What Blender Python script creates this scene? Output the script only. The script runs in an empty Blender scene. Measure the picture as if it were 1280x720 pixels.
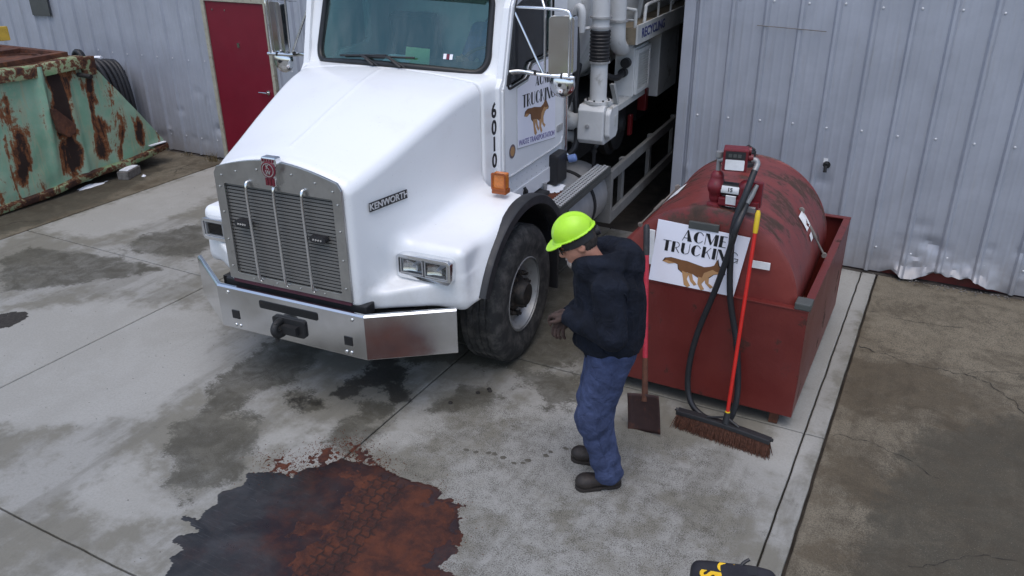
import bpy, bmesh, math, random
import numpy as np
from mathutils import Matrix, Vector
random.seed(7); rng = np.random.default_rng(11)
PI = math.pi; R = math.radians
S = bpy.context.scene
C = S.collection

# ------------------------------------------------------------------ camera
F_PX, PITCH, YAW, ROLL = 1025.4, R(25.244), R(28.158), R(-0.434)
cam = bpy.data.objects.new('camera', bpy.data.cameras.new('camera')); C.objects.link(cam)
cam.data.sensor_width = 36; cam.data.lens = F_PX / 1280 * 36
cam.data.clip_start = .05; cam.data.clip_end = 900
_f = Vector((-math.sin(YAW)*math.cos(PITCH), math.cos(YAW)*math.cos(PITCH), -math.sin(PITCH)))
_r = Vector((math.cos(YAW), math.sin(YAW), 0)); _u = _r.cross(_f)
_r2 = _r*math.cos(ROLL) + _u*math.sin(ROLL); _u2 = -_r*math.sin(ROLL) + _u*math.cos(ROLL)
_m = Matrix((_r2, _u2, -_f)).transposed().to_4x4(); _m.translation = (0, 0, 3.3)
cam.matrix_world = _m
S.camera = cam
S.render.resolution_x, S.render.resolution_y = 1024, 576

# ------------------------------------------------------------------ sky, sun, exposure (overcast winter day)
SUN_EL, SUN_AZ = R(72), R(165)          # azimuth measured clockwise from +y
W = bpy.data.worlds.new('World'); S.world = W; W.use_nodes = True
nt = W.node_tree; bg = nt.nodes['Background']
sky = nt.nodes.new('ShaderNodeTexSky'); sky.sky_type = 'NISHITA'; sky.sun_disc = False
sky.sun_elevation = SUN_EL; sky.sun_rotation = SUN_AZ; sky.dust_density = 2.0; sky.air_density = 1.0
hs = nt.nodes.new('ShaderNodeHueSaturation'); hs.inputs['Saturation'].default_value = .95
nt.links.new(sky.outputs[0], hs.inputs['Color']); nt.links.new(hs.outputs[0], bg.inputs[0])
bg.inputs[1].default_value = .13
sl = bpy.data.lights.new('sun', 'SUN'); sl.energy = .6; sl.angle = R(60); sl.color = (1, .97, .94)
so = bpy.data.objects.new('sun', sl); C.objects.link(so)
sd = Vector((math.sin(SUN_AZ)*math.cos(SUN_EL), math.cos(SUN_AZ)*math.cos(SUN_EL), math.sin(SUN_EL)))
so.rotation_euler = sd.to_track_quat('Z', 'Y').to_euler(); so.location = (-6, -8, 14)
S.view_settings.view_transform = 'Standard'; S.view_settings.look = 'None'
S.view_settings.exposure = 0.78; S.view_settings.gamma = 1
S.view_settings.use_curve_mapping = False

# ------------------------------------------------------------------ numpy helpers
_T = rng.random((8, 256, 256)).astype(np.float32)
def vnoise(x, y, k=0):
    xi = np.floor(x).astype(int); yi = np.floor(y).astype(int)
    fx = x-xi; fy = y-yi; fx = fx*fx*(3-2*fx); fy = fy*fy*(3-2*fy)
    t = _T[k % 8]; a, b, c, d = xi & 255, (xi+1) & 255, yi & 255, (yi+1) & 255
    return (t[a, c]*(1-fx)+t[b, c]*fx)*(1-fy) + (t[a, d]*(1-fx)+t[b, d]*fx)*fy
def fbm(x, y, k=0, o=4):
    s = 0; a = .5
    for i in range(o): s = s + a*(vnoise(x*2**i+17*i, y*2**i+5*i, k+i)-.5)*2; a *= .5
    return s
def poly_sd(X, Y, poly):
    """signed distance to a polygon, positive inside"""
    P = np.array(poly, float); d = np.full(X.shape, 1e9); ins = np.zeros(X.shape, bool)
    for i in range(len(P)):
        a, b = P[i-1], P[i]; e = b-a; t = np.clip(((X-a[0])*e[0]+(Y-a[1])*e[1])/(e@e+1e-12), 0, 1)
        d = np.minimum(d, np.hypot(X-a[0]-t*e[0], Y-a[1]-t*e[1]))
        if a[1] != b[1]:
            c = ((a[1] > Y) != (b[1] > Y)) & (X < (b[0]-a[0])*(Y-a[1])/(b[1]-a[1])+a[0]); ins ^= c
    return np.where(ins, d, -d)
def sstep(x, a, b):
    t = np.clip((x-a)/(b-a), 0, 1); return t*t*(3-2*t)

# ------------------------------------------------------------------ mesh builder
class MB:
    def __init__(s): s.v = []; s.f = []; s.M = None
    def add(s, vs, fs):
        n = len(s.v); s.v += [tuple(v) for v in vs]; s.f += [tuple(i+n for i in f) for f in fs]; return s
    def box(s, x0, x1, y0, y1, z0, z1):
        v = [(x, y, z) for z in (z0, z1) for y in (y0, y1) for x in (x0, x1)]
        return s.add(v, [(0,2,3,1),(4,5,7,6),(0,1,5,4),(2,6,7,3),(0,4,6,2),(1,3,7,5)])
    def obox(s, c, ax, ay, az):
        c, ax, ay, az = map(Vector, (c, ax, ay, az))
        v = [c+ax*i+ay*j+az*k for k in (-1, 1) for j in (-1, 1) for i in (-1, 1)]
        return s.add(v, [(0,2,3,1),(4,5,7,6),(0,1,5,4),(2,6,7,3),(0,4,6,2),(1,3,7,5)])
    def loft(s, rings, cap=True, close=True):
        n = len(rings[0]); vs = [p for r in rings for p in r]; fs = []
        for i in range(len(rings)-1):
            for j in range(n if close else n-1):
                k = (j+1) % n; fs.append((i*n+j, i*n+k, (i+1)*n+k, (i+1)*n+j))
        if cap: fs += [tuple(range(n))[::-1], tuple(range((len(rings)-1)*n, len(rings)*n))]
        return s.add(vs, fs)
    def tube(s, pts, r, n=10, cap=True):
        P = [Vector(p) for p in pts]; rr = r if isinstance(r, (list, tuple)) else [r]*len(P); rings = []
        t0 = (P[1]-P[0]).normalized(); u = t0.orthogonal().normalized()
        for i, p in enumerate(P):
            t = (P[min(i+1, len(P)-1)]-P[max(i-1, 0)]).normalized()
            u = (u-t*u.dot(t)).normalized(); w = t.cross(u)
            rings.append([p+(u*math.cos(a)+w*math.sin(a))*rr[i] for a in [2*PI*k/n for k in range(n)]])
        return s.loft(rings, cap)
    def lathe(s, prof, o, ax, n=32, cap=True):
        """prof: (radius, height) along axis ax from o"""
        o = Vector(o); ax = Vector(ax).normalized(); u = ax.orthogonal().normalized(); w = ax.cross(u)
        return s.loft([[o+ax*h+(u*math.cos(a)+w*math.sin(a))*max(r, 1e-4) for a in [2*PI*k/n for k in range(n)]] for r, h in prof], cap)
    def prism(s, poly, o, u, v, d):
        """2D polygon in plane (o,u,v) extruded along vector d; triangulated, concave allowed"""
        o, u, v, d = map(Vector, (o, u, v, d)); n = len(poly)
        from mathutils.geometry import tessellate_polygon
        P = [o+u*a+v*b for a, b in poly]; T = tessellate_polygon([[Vector((a, b, 0)) for a, b in poly]])
        vs = P+[p+d for p in P]
        fs = [t for t in T]+[tuple(i+n for i in t[::-1]) for t in T]
        fs += [(i, (i+1) % n, (i+1) % n+n, i+n) for i in range(n)]
        return s.add(vs, fs)
    def plate(s, outer, holes, o, u, v, d):
        """polygon with holes extruded along d"""
        o, u, v, d = map(Vector, (o, u, v, d))
        from mathutils.geometry import tessellate_polygon
        loops = [outer]+holes; T = tessellate_polygon([[Vector((a, b, 0)) for a, b in l] for l in loops])
        P = [o+u*a+v*b for l in loops for a, b in l]; n = len(P)
        fs = [t for t in T]+[tuple(i+n for i in t[::-1]) for t in T]; k = 0
        for l in loops:
            m = len(l); fs += [(k+i, k+(i+1) % m, k+(i+1) % m+n, k+i+n) for i in range(m)]; k += m
        return s.add(P+[p+d for p in P], fs)
    def build(s, name, mat, parent=None, smooth=0, bevel=0, seg=2, loc=None):
        me = bpy.data.meshes.new(name); me.from_pydata(s.v, [], s.f); me.validate()
        bm = bmesh.new(); bm.from_mesh(me); bmesh.ops.recalc_face_normals(bm, faces=bm.faces)
        if bevel:
            es = [e for e in bm.edges if len(e.link_faces) == 2 and e.calc_face_angle(0) > .6]
            bmesh.ops.bevel(bm, geom=es, offset=bevel, segments=seg, affect='EDGES', profile=.6, clamp_overlap=True)
        bm.to_mesh(me); bm.free()
        return mesh_obj(name, me, mat, parent, smooth, loc)
def mesh_obj(name, me, mat, parent=None, smooth=0, loc=None):
    o = bpy.data.objects.new(name, me); C.objects.link(o)
    if mat: me.materials.append(MATS[mat] if isinstance(mat, str) else mat)
    if smooth:
        me.polygons.foreach_set('use_smooth', [True]*len(me.polygons))
        if smooth < 179: me.set_sharp_from_angle(angle=R(smooth))
    if loc: o.location = loc
    if parent: o.parent = parent
    return o
def rrect(a0, a1, b0, b1, r, n=4):
    out = []
    for cx, cy, s in ((a1-r, b1-r, 0), (a0+r, b1-r, 90), (a0+r, b0+r, 180), (a1-r, b0+r, 270)):
        out += [(cx+r*math.cos(R(s+90*k/n)), cy+r*math.sin(R(s+90*k/n))) for k in range(n+1)]
    return out
def spline(pts, n=8):
    P = [Vector(p) for p in pts]; out = []
    for i in range(len(P)-1):
        a, b, c, d = P[max(i-1, 0)], P[i], P[i+1], P[min(i+2, len(P)-1)]
        for k in range(n):
            t = k/n; out.append(.5*((2*b)+(c-a)*t+(2*a-5*b+4*c-d)*t*t+(3*b-a-3*c+d)*t**3))
    return out+[P[-1]]
def tag(o, label=None, cat=None, group=None, kind=None):
    for k, v in (('label', label), ('category', cat), ('group', group), ('kind', kind)):
        if v: o[k] = v
    return o
def empty(name, loc=(0, 0, 0), rz=0, label=None, cat=None, group=None, kind=None):
    o = bpy.data.objects.new(name, None); C.objects.link(o); o.location = loc; o.rotation_euler = (0, 0, rz)
    o.empty_display_size = .1
    return tag(o, label, cat, group, kind)
def copy_part(o, parent, loc=None, rot=None, scale=None):
    c = o.copy(); C.objects.link(c); c.parent = parent
    if loc: c.location = loc
    if rot: c.rotation_euler = rot
    if scale: c.scale = scale
    return c
def grid_mesh(X, Y, Z, keep=None):
    ny, nx = X.shape; v = np.stack([X, Y, Z], -1).reshape(-1, 3)
    i = np.arange(ny*nx).reshape(ny, nx)
    q = np.stack([i[:-1, :-1], i[:-1, 1:], i[1:, 1:], i[1:, :-1]], -1).reshape(-1, 4)
    idx = None
    if keep is not None:
        kf = keep[:-1, :-1] | keep[:-1, 1:] | keep[1:, 1:] | keep[1:, :-1]; q = q[kf.reshape(-1)]
        use = np.unique(q); mp = -np.ones(ny*nx, int); mp[use] = np.arange(len(use)); q = mp[q]; v = v[use]; idx = use
    me = bpy.data.meshes.new('g'); me.from_pydata(v.tolist(), [], q.tolist()); return me, idx
def set_attr(me, name, arr):
    a = me.attributes.new(name, 'FLOAT', 'POINT'); a.data.foreach_set('value', np.asarray(arr, np.float32).reshape(-1))

# ------------------------------------------------------------------ signed distance modelling
def surf(fn, lo, hi, h):
    lo = np.array(lo, float); n = np.ceil((np.array(hi)-lo)/h).astype(int)+1
    g = [lo[i]+h*np.arange(n[i]) for i in range(3)]
    X, Y, Z = np.meshgrid(*g, indexing='ij'); D = fn(X, Y, Z); s = D < 0
    cnt = np.zeros(np.array(D.shape)-1, int); cs = np.zeros(cnt.shape+(3,))
    cor = [(i, j, k) for i in (0, 1) for j in (0, 1) for k in (0, 1)]
    sub = lambda A, c: A[c[0]:A.shape[0]-1+c[0], c[1]:A.shape[1]-1+c[1], c[2]:A.shape[2]-1+c[2]]
    for a in cor:
        for ax in range(3):
            if a[ax]: continue
            b = list(a); b[ax] = 1
            da, db = sub(D, a), sub(D, b); m = (da < 0) != (db < 0)
            if not m.any(): continue
            t = np.where(m, da/np.where(m, da-db, 1), 0); cnt += m
            for k in range(3): cs[..., k] += np.where(m, a[k]+(t if k == ax else 0), 0)
    act = cnt > 0; ids = -np.ones(cnt.shape, int); ids[act] = np.arange(act.sum())
    I = np.stack(np.nonzero(act), -1); V = lo+h*(I+cs[act]/cnt[act][:, None])
    Q = []
    for ax in range(3):
        sl0 = [slice(None)]*3; sl1 = [slice(None)]*3; sl0[ax] = slice(0, -1); sl1[ax] = slice(1, None)
        a, b = s[tuple(sl0)], s[tuple(sl1)]; e = np.stack(np.nonzero(a != b), -1)
        o1, o2 = (ax+1) % 3, (ax+2) % 3
        ok = (e[:, o1] > 0) & (e[:, o2] > 0) & (e[:, o1] < ids.shape[o1]) & (e[:, o2] < ids.shape[o2]); e = e[ok]
        if not len(e): continue
        def at(d1, d2):
            f = e.copy(); f[:, o1] -= d1; f[:, o2] -= d2; return ids[f[:, 0], f[:, 1], f[:, 2]]
        q = np.stack([at(1, 1), at(0, 1), at(0, 0), at(1, 0)], -1)
        fl = ~a[e[:, 0], e[:, 1], e[:, 2]]; q[fl] = q[fl][:, ::-1]; Q.append(q)
    Q = np.concatenate(Q); Q = Q[(Q >= 0).all(1)]
    ep = h*.25
    for _ in range(2):
        d = fn(V[:, 0], V[:, 1], V[:, 2])
        gr = np.stack([fn(V[:, 0]+ep*(k == 0), V[:, 1]+ep*(k == 1), V[:, 2]+ep*(k == 2))-d for k in range(3)], -1)/ep
        st = d[:, None]*gr/np.maximum((gr**2).sum(1, keepdims=True), .2); V = V-np.clip(st, -.5*h, .5*h)
    me = bpy.data.meshes.new('s'); me.from_pydata(V.tolist(), [], Q.tolist()); return me
def smin(a, b, k):
    h = np.maximum(k-np.abs(a-b), 0)/k; return np.minimum(a, b)-h*h*k*.25
def smax(a, b, k): return -smin(-a, -b, k)
def cone(X, Y, Z, a, b, ra, rb, sc=None):
    """tapered capsule"""
    a = np.array(a, float); b = np.array(b, float); e = b-a
    if sc is not None: X, Y, Z = X/sc[0], Y/sc[1], Z/sc[2]; a = a/sc; b = b/sc; e = b-a
    t = np.clip(((X-a[0])*e[0]+(Y-a[1])*e[1]+(Z-a[2])*e[2])/(e@e+1e-9), 0, 1)
    return np.sqrt((X-a[0]-t*e[0])**2+(Y-a[1]-t*e[1])**2+(Z-a[2]-t*e[2])**2)-(ra+(rb-ra)*t)
def ell(X, Y, Z, c, r):
    k = np.sqrt(((X-c[0])/r[0])**2+((Y-c[1])/r[1])**2+((Z-c[2])/r[2])**2); return (k-1)*min(r)
def rbox(X, Y, Z, c, h, r):
    qx, qy, qz = np.abs(X-c[0])-h[0]+r, np.abs(Y-c[1])-h[1]+r, np.abs(Z-c[2])-h[2]+r
    return np.sqrt(np.maximum(qx, 0)**2+np.maximum(qy, 0)**2+np.maximum(qz, 0)**2)+np.minimum(np.maximum(np.maximum(qx, qy), qz), 0)-r

# ------------------------------------------------------------------ materials
MATS = {}
class NG:
    def __init__(s, name):
        s.m = bpy.data.materials.new(name); s.m.use_nodes = True; s.t = s.m.node_tree
        s.b = s.t.nodes['Principled BSDF']; s.out = s.t.nodes['Material Output']; MATS[name] = s.m
        s.tc = s.t.nodes.new('ShaderNodeTexCoord')
    def n(s, typ, **kw):
        o = s.t.nodes.new(typ)
        for k, v in kw.items():
            if hasattr(o, k) and not k.startswith('i_'): setattr(o, k, v)
        return o
    def set(s, sock, v):
        if hasattr(v, 'is_linked') or isinstance(v, bpy.types.NodeSocket): s.t.links.new(v, sock)
        else:
            if isinstance(v, (tuple, list)) and len(v) == 3 and len(getattr(sock, 'default_value', [])) == 4: v = (*v, 1)
            sock.default_value = v
    def co(s, scale=(1, 1, 1), kind='Object'):
        mp = s.n('ShaderNodeMapping'); s.t.links.new(s.tc.outputs[kind], mp.inputs[0]); mp.inputs['Scale'].default_value = scale
        return mp.outputs[0]
    def noise(s, scale, det=4, rough=.6, vec=None, dist=0):
        o = s.n('ShaderNodeTexNoise'); o.inputs['Scale'].default_value = scale; o.inputs['Detail'].default_value = det
        o.inputs['Roughness'].default_value = rough; o.inputs['Distortion'].default_value = dist
        s.t.links.new(vec or s.co(), o.inputs['Vector']); return o.outputs['Fac']
    def ramp(s, f, a, b):
        o = s.n('ShaderNodeMapRange'); o.interpolation_type = 'SMOOTHSTEP'; s.set(o.inputs[0], f)
        o.inputs[1].default_value = a; o.inputs[2].default_value = b; return o.outputs[0]
    def math(s, op, a, b=0, c=0):
        o = s.n('ShaderNodeMath'); o.operation = op; s.set(o.inputs[0], a); s.set(o.inputs[1], b); s.set(o.inputs[2], c); return o.outputs[0]
    def mix(s, f, a, b, mode='MIX'):
        o = s.n('ShaderNodeMix'); o.data_type = 'RGBA'; o.blend_type = mode
        s.set(o.inputs[0], f); s.set(o.inputs[6], a); s.set(o.inputs[7], b); return o.outputs[2]
    def attr(s, name):
        o = s.n('ShaderNodeAttribute'); o.attribute_name = name; return o.outputs['Fac']
    def bump(s, h, strength=.3, dist=.01):
        o = s.n('ShaderNodeBump'); o.inputs['Strength'].default_value = strength; o.inputs['Distance'].default_value = dist
        s.set(o.inputs['Height'], h); s.t.links.new(o.outputs[0], s.b.inputs['Normal'])
    def fin(s, col=None, rough=None, metal=None, coat=None, spec=None):
        if col is not None: s.set(s.b.inputs['Base Color'], col)
        if rough is not None: s.set(s.b.inputs['Roughness'], rough)
        if metal is not None: s.set(s.b.inputs['Metallic'], metal)
        if coat is not None: s.b.inputs['Coat Weight'].default_value = coat; s.b.inputs['Coat Roughness'].default_value = .06
        if spec is not None: s.b.inputs['Specular IOR Level'].default_value = spec
        return s.m
def simple(name, col, rough=.5, metal=0, coat=None, var=.12, scale=6, dirt=None, dirt_a=.55, bump=0, bscale=60, spec=None):
    g = NG(name); n = g.noise(scale, 5, .65)
    c = g.mix(g.ramp(n, .3, .7), tuple(x*(1-var) for x in col), tuple(min(1, x*(1+var)) for x in col))
    if dirt: c = g.mix(g.math('MULTIPLY', g.ramp(g.noise(scale*.7, 8, .72, dist=.5), dirt_a, dirt_a+.14), .85), c, dirt)
    r = g.math('ADD', g.math('MULTIPLY', g.noise(scale*2.3, 4), .25), rough-.12)
    g.fin(c, r, metal, coat, spec)
    if bump: g.bump(g.noise(bscale, 4), bump, .004)
    return g
g = NG('white_paint'); P = g.co(); sx = g.n('ShaderNodeSeparateXYZ'); g.t.links.new(g.tc.outputs['Object'], sx.inputs[0])
c = g.mix(g.ramp(g.noise(2.5, 6, .7, P, .4), .5, .8), (.82, .83, .84), (.77, .77, .77))
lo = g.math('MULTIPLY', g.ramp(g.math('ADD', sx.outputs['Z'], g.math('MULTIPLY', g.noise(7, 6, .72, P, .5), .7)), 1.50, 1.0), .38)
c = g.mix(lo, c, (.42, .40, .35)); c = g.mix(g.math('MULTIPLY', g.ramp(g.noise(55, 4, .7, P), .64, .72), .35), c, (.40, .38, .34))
g.fin(c, g.math('ADD', g.math('MULTIPLY', g.noise(6, 5, .7, P), .22), g.math('ADD', .22, g.math('MULTIPLY', lo, .4))), 0, .3)
g.bump(g.noise(3.0, 3, .5, P), .05, .02)
simple('white_shaded', (.60, .61, .61), .5, 0, None, .06, 5, (.25, .235, .20), .55)  # truck white made darker: shade behind the cab put into the colour, with dirt
simple('cab_trim', (.62, .63, .64), .4, .3)
simple('black_gasket', (.012, .012, .013), .45)
simple('black_plastic', (.018, .018, .02), .5, dirt=(.06, .055, .05), dirt_a=.6)
simple('fender_rubber', (.022, .023, .026), .55, dirt=(.06, .058, .055), dirt_a=.55, scale=9)
simple('dark_steel', (.02, .02, .021), .6, .2, dirt=(.05, .035, .025), dirt_a=.55, scale=9)
simple('steel_frame', (.25, .25, .245), .5, .35, dirt=(.2, .18, .15), dirt_a=.58, scale=5)
simple('chrome', (.76, .77, .78), .16, 1.0, var=.03, dirt=(.42, .41, .40), dirt_a=.66, scale=4)
simple('bumper_chrome', (.70, .71, .72), .15, 1.0, var=.04, dirt=(.36, .35, .33), dirt_a=.6, scale=3)
simple('polished', (.50, .50, .49), .32, 1.0, var=.1, dirt=(.2, .19, .17), dirt_a=.6, scale=6)
simple('aluminium', (.46, .46, .46), .42, .55, var=.1, dirt=(.2, .19, .17), dirt_a=.6, scale=6)
simple('grille_steel', (.15, .145, .135), .5, .2, var=.02)
simple('grille_black', (.02, .02, .02), .6)
simple('wet_spot', (.085, .078, .062), .7)
simple('maroon', (.075, .016, .03), .4)
simple('badge_red', (.13, .006, .018), .3, 0, .4)
simple('amber', (.60, .17, .015), .22, 0, .6, .2, 40)
simple('orange_dark', (.3, .07, .01), .3)
simple('dash', (.035, .037, .04), .65)
simple('seat_cloth', (.03, .03, .036), .9)
simple('driver_shirt', (.07, .10, .27), .9, var=.3, scale=14)
simple('paper_white', (.86, .86, .94), .55, var=.01)
simple('paper_green', (.35, .62, .30), .6)
simple('paper_blue', (.45, .66, .70), .6)
simple('ink_black', (.012, .012, .014), .5)
simple('ink_navy', (.03, .04, .16), .5)
simple('ink_lilac', (.20, .18, .36), .6)
simple('coyote_brown', (.20, .085, .03), .7)
simple('coyote_tan', (.48, .27, .12), .7)
simple('sticker_green', (.03, .42, .13), .5)
simple('sticker_badge', (.16, .12, .13), .5)
simple('sticker_white', (.78, .78, .78), .6)
simple('pump_red', (.15, .010, .016), .42, dirt=(.07, .02, .018), dirt_a=.56, scale=12)
simple('pump_grey', (.28, .28, .28), .45, .4)
simple('hose_rubber', (.014, .015, .018), .5, dirt=(.045, .043, .04), dirt_a=.6, scale=14)
simple('yellow_grip', (.72, .50, .02), .4)
simple('broom_red', (.55, .018, .012), .38)
simple('bristle', (.085, .032, .018), .85, var=.4, scale=60)
simple('shovel_red', (.42, .02, .04), .45, dirt=(.55, .4, .36), dirt_a=.62, scale=40)
simple('shovel_blade', (.045, .022, .02), .6, .3, dirt=(.1, .035, .02), dirt_a=.5, scale=12)
simple('wood_grey', (.20, .18, .16), .85, var=.3, scale=12)
simple('concrete_block', (.16, .15, .14), .9, var=.3, scale=20, bump=.4)
simple('snow', (.82, .84, .88), .7, bump=.5, bscale=40)
simple('yellow_steel', (.52, .34, .04), .5, dirt=(.09, .035, .015), dirt_a=.5, scale=9)
simple('rust_plain', (.085, .032, .018), .85, var=.4, scale=9, dirt=(.18, .06, .022), dirt_a=.52, bump=.5, bscale=40)
simple('hi_vis', (.44, .80, .03), .42, 0, .1, .06, 9, (.30, .50, .04), .64)
simple('skin', (.46, .22, .15), .5, var=.12, scale=20)
simple('hair', (.035, .028, .024), .8, var=.4, scale=50)
simple('grey_beard', (.35, .30, .27), .85, var=.3, scale=70)
simple('glove_leather', (.060, .034, .026), .8, var=.3, scale=25, bump=.3)
simple('boot', (.022, .016, .013), .6, var=.3, scale=20, dirt=(.09, .075, .06), dirt_a=.56, bump=.3)
simple('boot_sole', (.022, .017, .014), .8)
simple('lens_dark', (.015, .015, .018), .15)
simple('weed_dry', (.16, .12, .06), .9, var=.4, scale=30)
simple('red_trim', (.16, .028, .022), .6, dirt=(.06, .03, .02), dirt_a=.55)
simple('grey_plate', (.085, .09, .085), .5, .2)
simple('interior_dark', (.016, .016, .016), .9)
simple('deck_tan', (.20, .165, .115), .8, dirt=(.09, .075, .055), dirt_a=.5)
simple('cleat', (.62, .62, .62), .4, .2, var=.05)
simple('navy_bag', (.016, .015, .020), .62, var=.25, scale=12, bump=.3)
simple('bag_yellow', (.85, .52, .02), .5)
simple('door_trim', (.38, .36, .28), .6, dirt=(.14, .07, .03), dirt_a=.56, scale=14)
simple('rust_dust', (.10, .027, .011), .95, var=.4, scale=60, bump=.6)
simple('grime', (.03, .026, .022), .95, var=.4, scale=30)
simple('soil', (.05, .042, .035), .95, var=.4, scale=4, bump=.6)
simple('lamp_reflector', (.85, .85, .84), .12, 1.0)
simple('vent_grey', (.50, .51, .50), .5)
simple('blue_cap', (.16, .24, .48), .4)
simple('red_can', (.14, .008, .010), .4)
simple('door_red', (.17, .004, .018), .45, var=.06, scale=3)

def fabric(name, col, fold=.4, sc=9):
    g = NG(name); n = g.noise(sc, 6, .6, dist=.4)
    c = g.mix(g.ramp(n, .3, .75), tuple(x*.65 for x in col), tuple(x*1.3 for x in col))
    g.fin(c, .93, spec=.25)
    g.b.inputs['Sheen Weight'].default_value = .0
    g.bump(g.math('ADD', g.noise(sc*1.5, 4, .55, dist=.8), g.math('MULTIPLY', g.noise(420, 2), .05)), fold, .02)
fabric('navy_cloth', (.0085, .011, .019), .9)
fabric('jeans', (.052, .068, .138), .85, 10)

def m_glass(name, tint, rough=.02, ior=1.5, gc=(1, 1, 1), dust_glare=0):
    g = NG(name); t = g.t; tr = g.n('ShaderNodeBsdfTransparent'); gl = g.n('ShaderNodeBsdfGlossy'); fr = g.n('ShaderNodeFresnel'); mx = g.n('ShaderNodeMixShader')
    tr.inputs[0].default_value = (*tint, 1); gl.inputs['Roughness'].default_value = rough; gl.inputs[0].default_value = (*gc, 1); fr.inputs[0].default_value = ior
    t.links.new(fr.outputs[0], mx.inputs[0]); t.links.new(tr.outputs[0], mx.inputs[1]); t.links.new(gl.outputs[0], mx.inputs[2]); t.links.new(mx.outputs[0], g.out.inputs[0])
    if dust_glare:
        df = g.n('ShaderNodeBsdfDiffuse'); df.inputs[0].default_value = (.5, .52, .5, 1); m2 = g.n('ShaderNodeMixShader'); g.set(m2.inputs[0], g.math('MULTIPLY', g.ramp(g.noise(2.2, 6, .65, g.co((3, 1, .7)), .8), .35, .75), dust_glare)); t.links.new(mx.outputs[0], m2.inputs[1]); t.links.new(df.outputs[0], m2.inputs[2]); t.links.new(m2.outputs[0], g.out.inputs[0])  # thin dust film; its pale streaks also paint in soft reflections
m_glass('windshield_glass', (.50, .74, .70), ior=2.0, gc=(.58, .92, .90), dust_glare=.10)
m_glass('side_glass', (.55, .66, .64), ior=1.5)
m_glass('lamp_glass', (.92, .93, .94), .03)

# concrete of the yard: stains and the shade under the truck come from shapes stored per vertex, broken up by noise
def concrete(name, pale, mid, dark, old=False):
    g = NG(name); P = g.co(kind='Object')
    big = g.noise(.9, 5, .6, P, .3); med = g.noise(5, 6, .7, P); fine = g.noise(60, 5, .75, P); spk = g.noise(190, 2, .6, P)
    streak = g.noise(2.2, 5, .65, g.co((2.2, .35, 1)))
    c = g.mix(g.ramp(g.math('ADD', big, g.math('MULTIPLY', g.math('SUBTRACT', med, .5), .45)), .42, .58), mid, pale)
    c = g.mix(g.math('MULTIPLY', g.ramp(streak, .50, .60), .40), c, tuple(x*.78 for x in mid))
    c = g.mix(g.math('MULTIPLY', g.ramp(med, .54, .70), .42), c, dark)
    br = g.math('MULTIPLY', g.math('SUBTRACT', med, .5), .55); bf = g.math('MULTIPLY', g.math('SUBTRACT', fine, .5), .22)
    def edge(nm, soft=.05, amt=1):
        v = g.math('ADD', g.math('ADD', g.attr(nm), br), bf); return g.math('MULTIPLY', g.ramp(v, -soft, soft), amt)
    pm = edge('pale', .10, .75); c = g.mix(pm, c, tuple(min(1, x*1.22) for x in pale))
    dm = g.math('MULTIPLY', edge('damp_shade', .045, .90), g.math('ADD', .62, g.math('MULTIPLY', g.ramp(g.noise(5, 7, .75, P, .6), .36, .62), .38))); c = g.mix(dm, c, (.052, .047, .032))
    wm = edge('wet', .03, .86); c = g.mix(wm, c, (.019, .018, .016))
    # gritty lichen-like speckle
    gm = g.ramp(g.math('ADD', g.math('MAXIMUM', g.attr('grit'), g.math('MULTIPLY', g.attr('damp_shade'), .7)), g.math('MULTIPLY', br, 1.3)), -.1, .25)
    sp = g.ramp(g.math('ADD', g.math('MULTIPLY', g.noise(130, 3, .7, P), .62), g.math('MULTIPLY', g.noise(11, 5, .7, P), .28)), .445, .51)
    c = g.mix(g.math('MULTIPLY', gm, g.math('MULTIPLY', sp, .72)), c, (.044, .038, .026))
    pit = g.ramp(spk, .66, .72); c = g.mix(g.math('MULTIPLY', pit, .35), c, (.05, .045, .04))
    c = g.mix(g.math('MULTIPLY', g.math('SUBTRACT', fine, .42), .9), c, tuple(x*.62 for x in mid))
    if old:
        c = g.mix(g.math('MULTIPLY', g.ramp(g.noise(85, 5, .8, P), .44, .62), .55), c, (.050, .040, .026))
        c = g.mix(g.math('MULTIPLY', g.ramp(g.noise(120, 3, .7, P), .60, .70), .5), c, (.24, .22, .18))
        c = g.mix(g.math('MULTIPLY', g.ramp(g.noise(2.1, 7, .75, P, 1.2), .46, .66), .55), c, (.045, .034, .020))
    else:
        c = g.mix(g.math('MULTIPLY', g.ramp(g.noise(150, 3, .7, P), .60, .70), .16), c, (.40, .38, .34))
    rough = g.math('SUBTRACT', .88, g.math('ADD', g.math('MULTIPLY', wm, .46), g.math('MULTIPLY', dm, .14)))
    g.fin(c, rough); g.bump(g.math('ADD', g.math('MULTIPLY', fine, .6), g.math('MULTIPLY', spk, .4)), .35, .004)
concrete('concrete_yard', (.290, .284, .262), (.178, .168, .138), (.085, .077, .054))
concrete('concrete_old', (.195, .168, .122), (.105, .083, .053), (.050, .037, .021), True)

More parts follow.
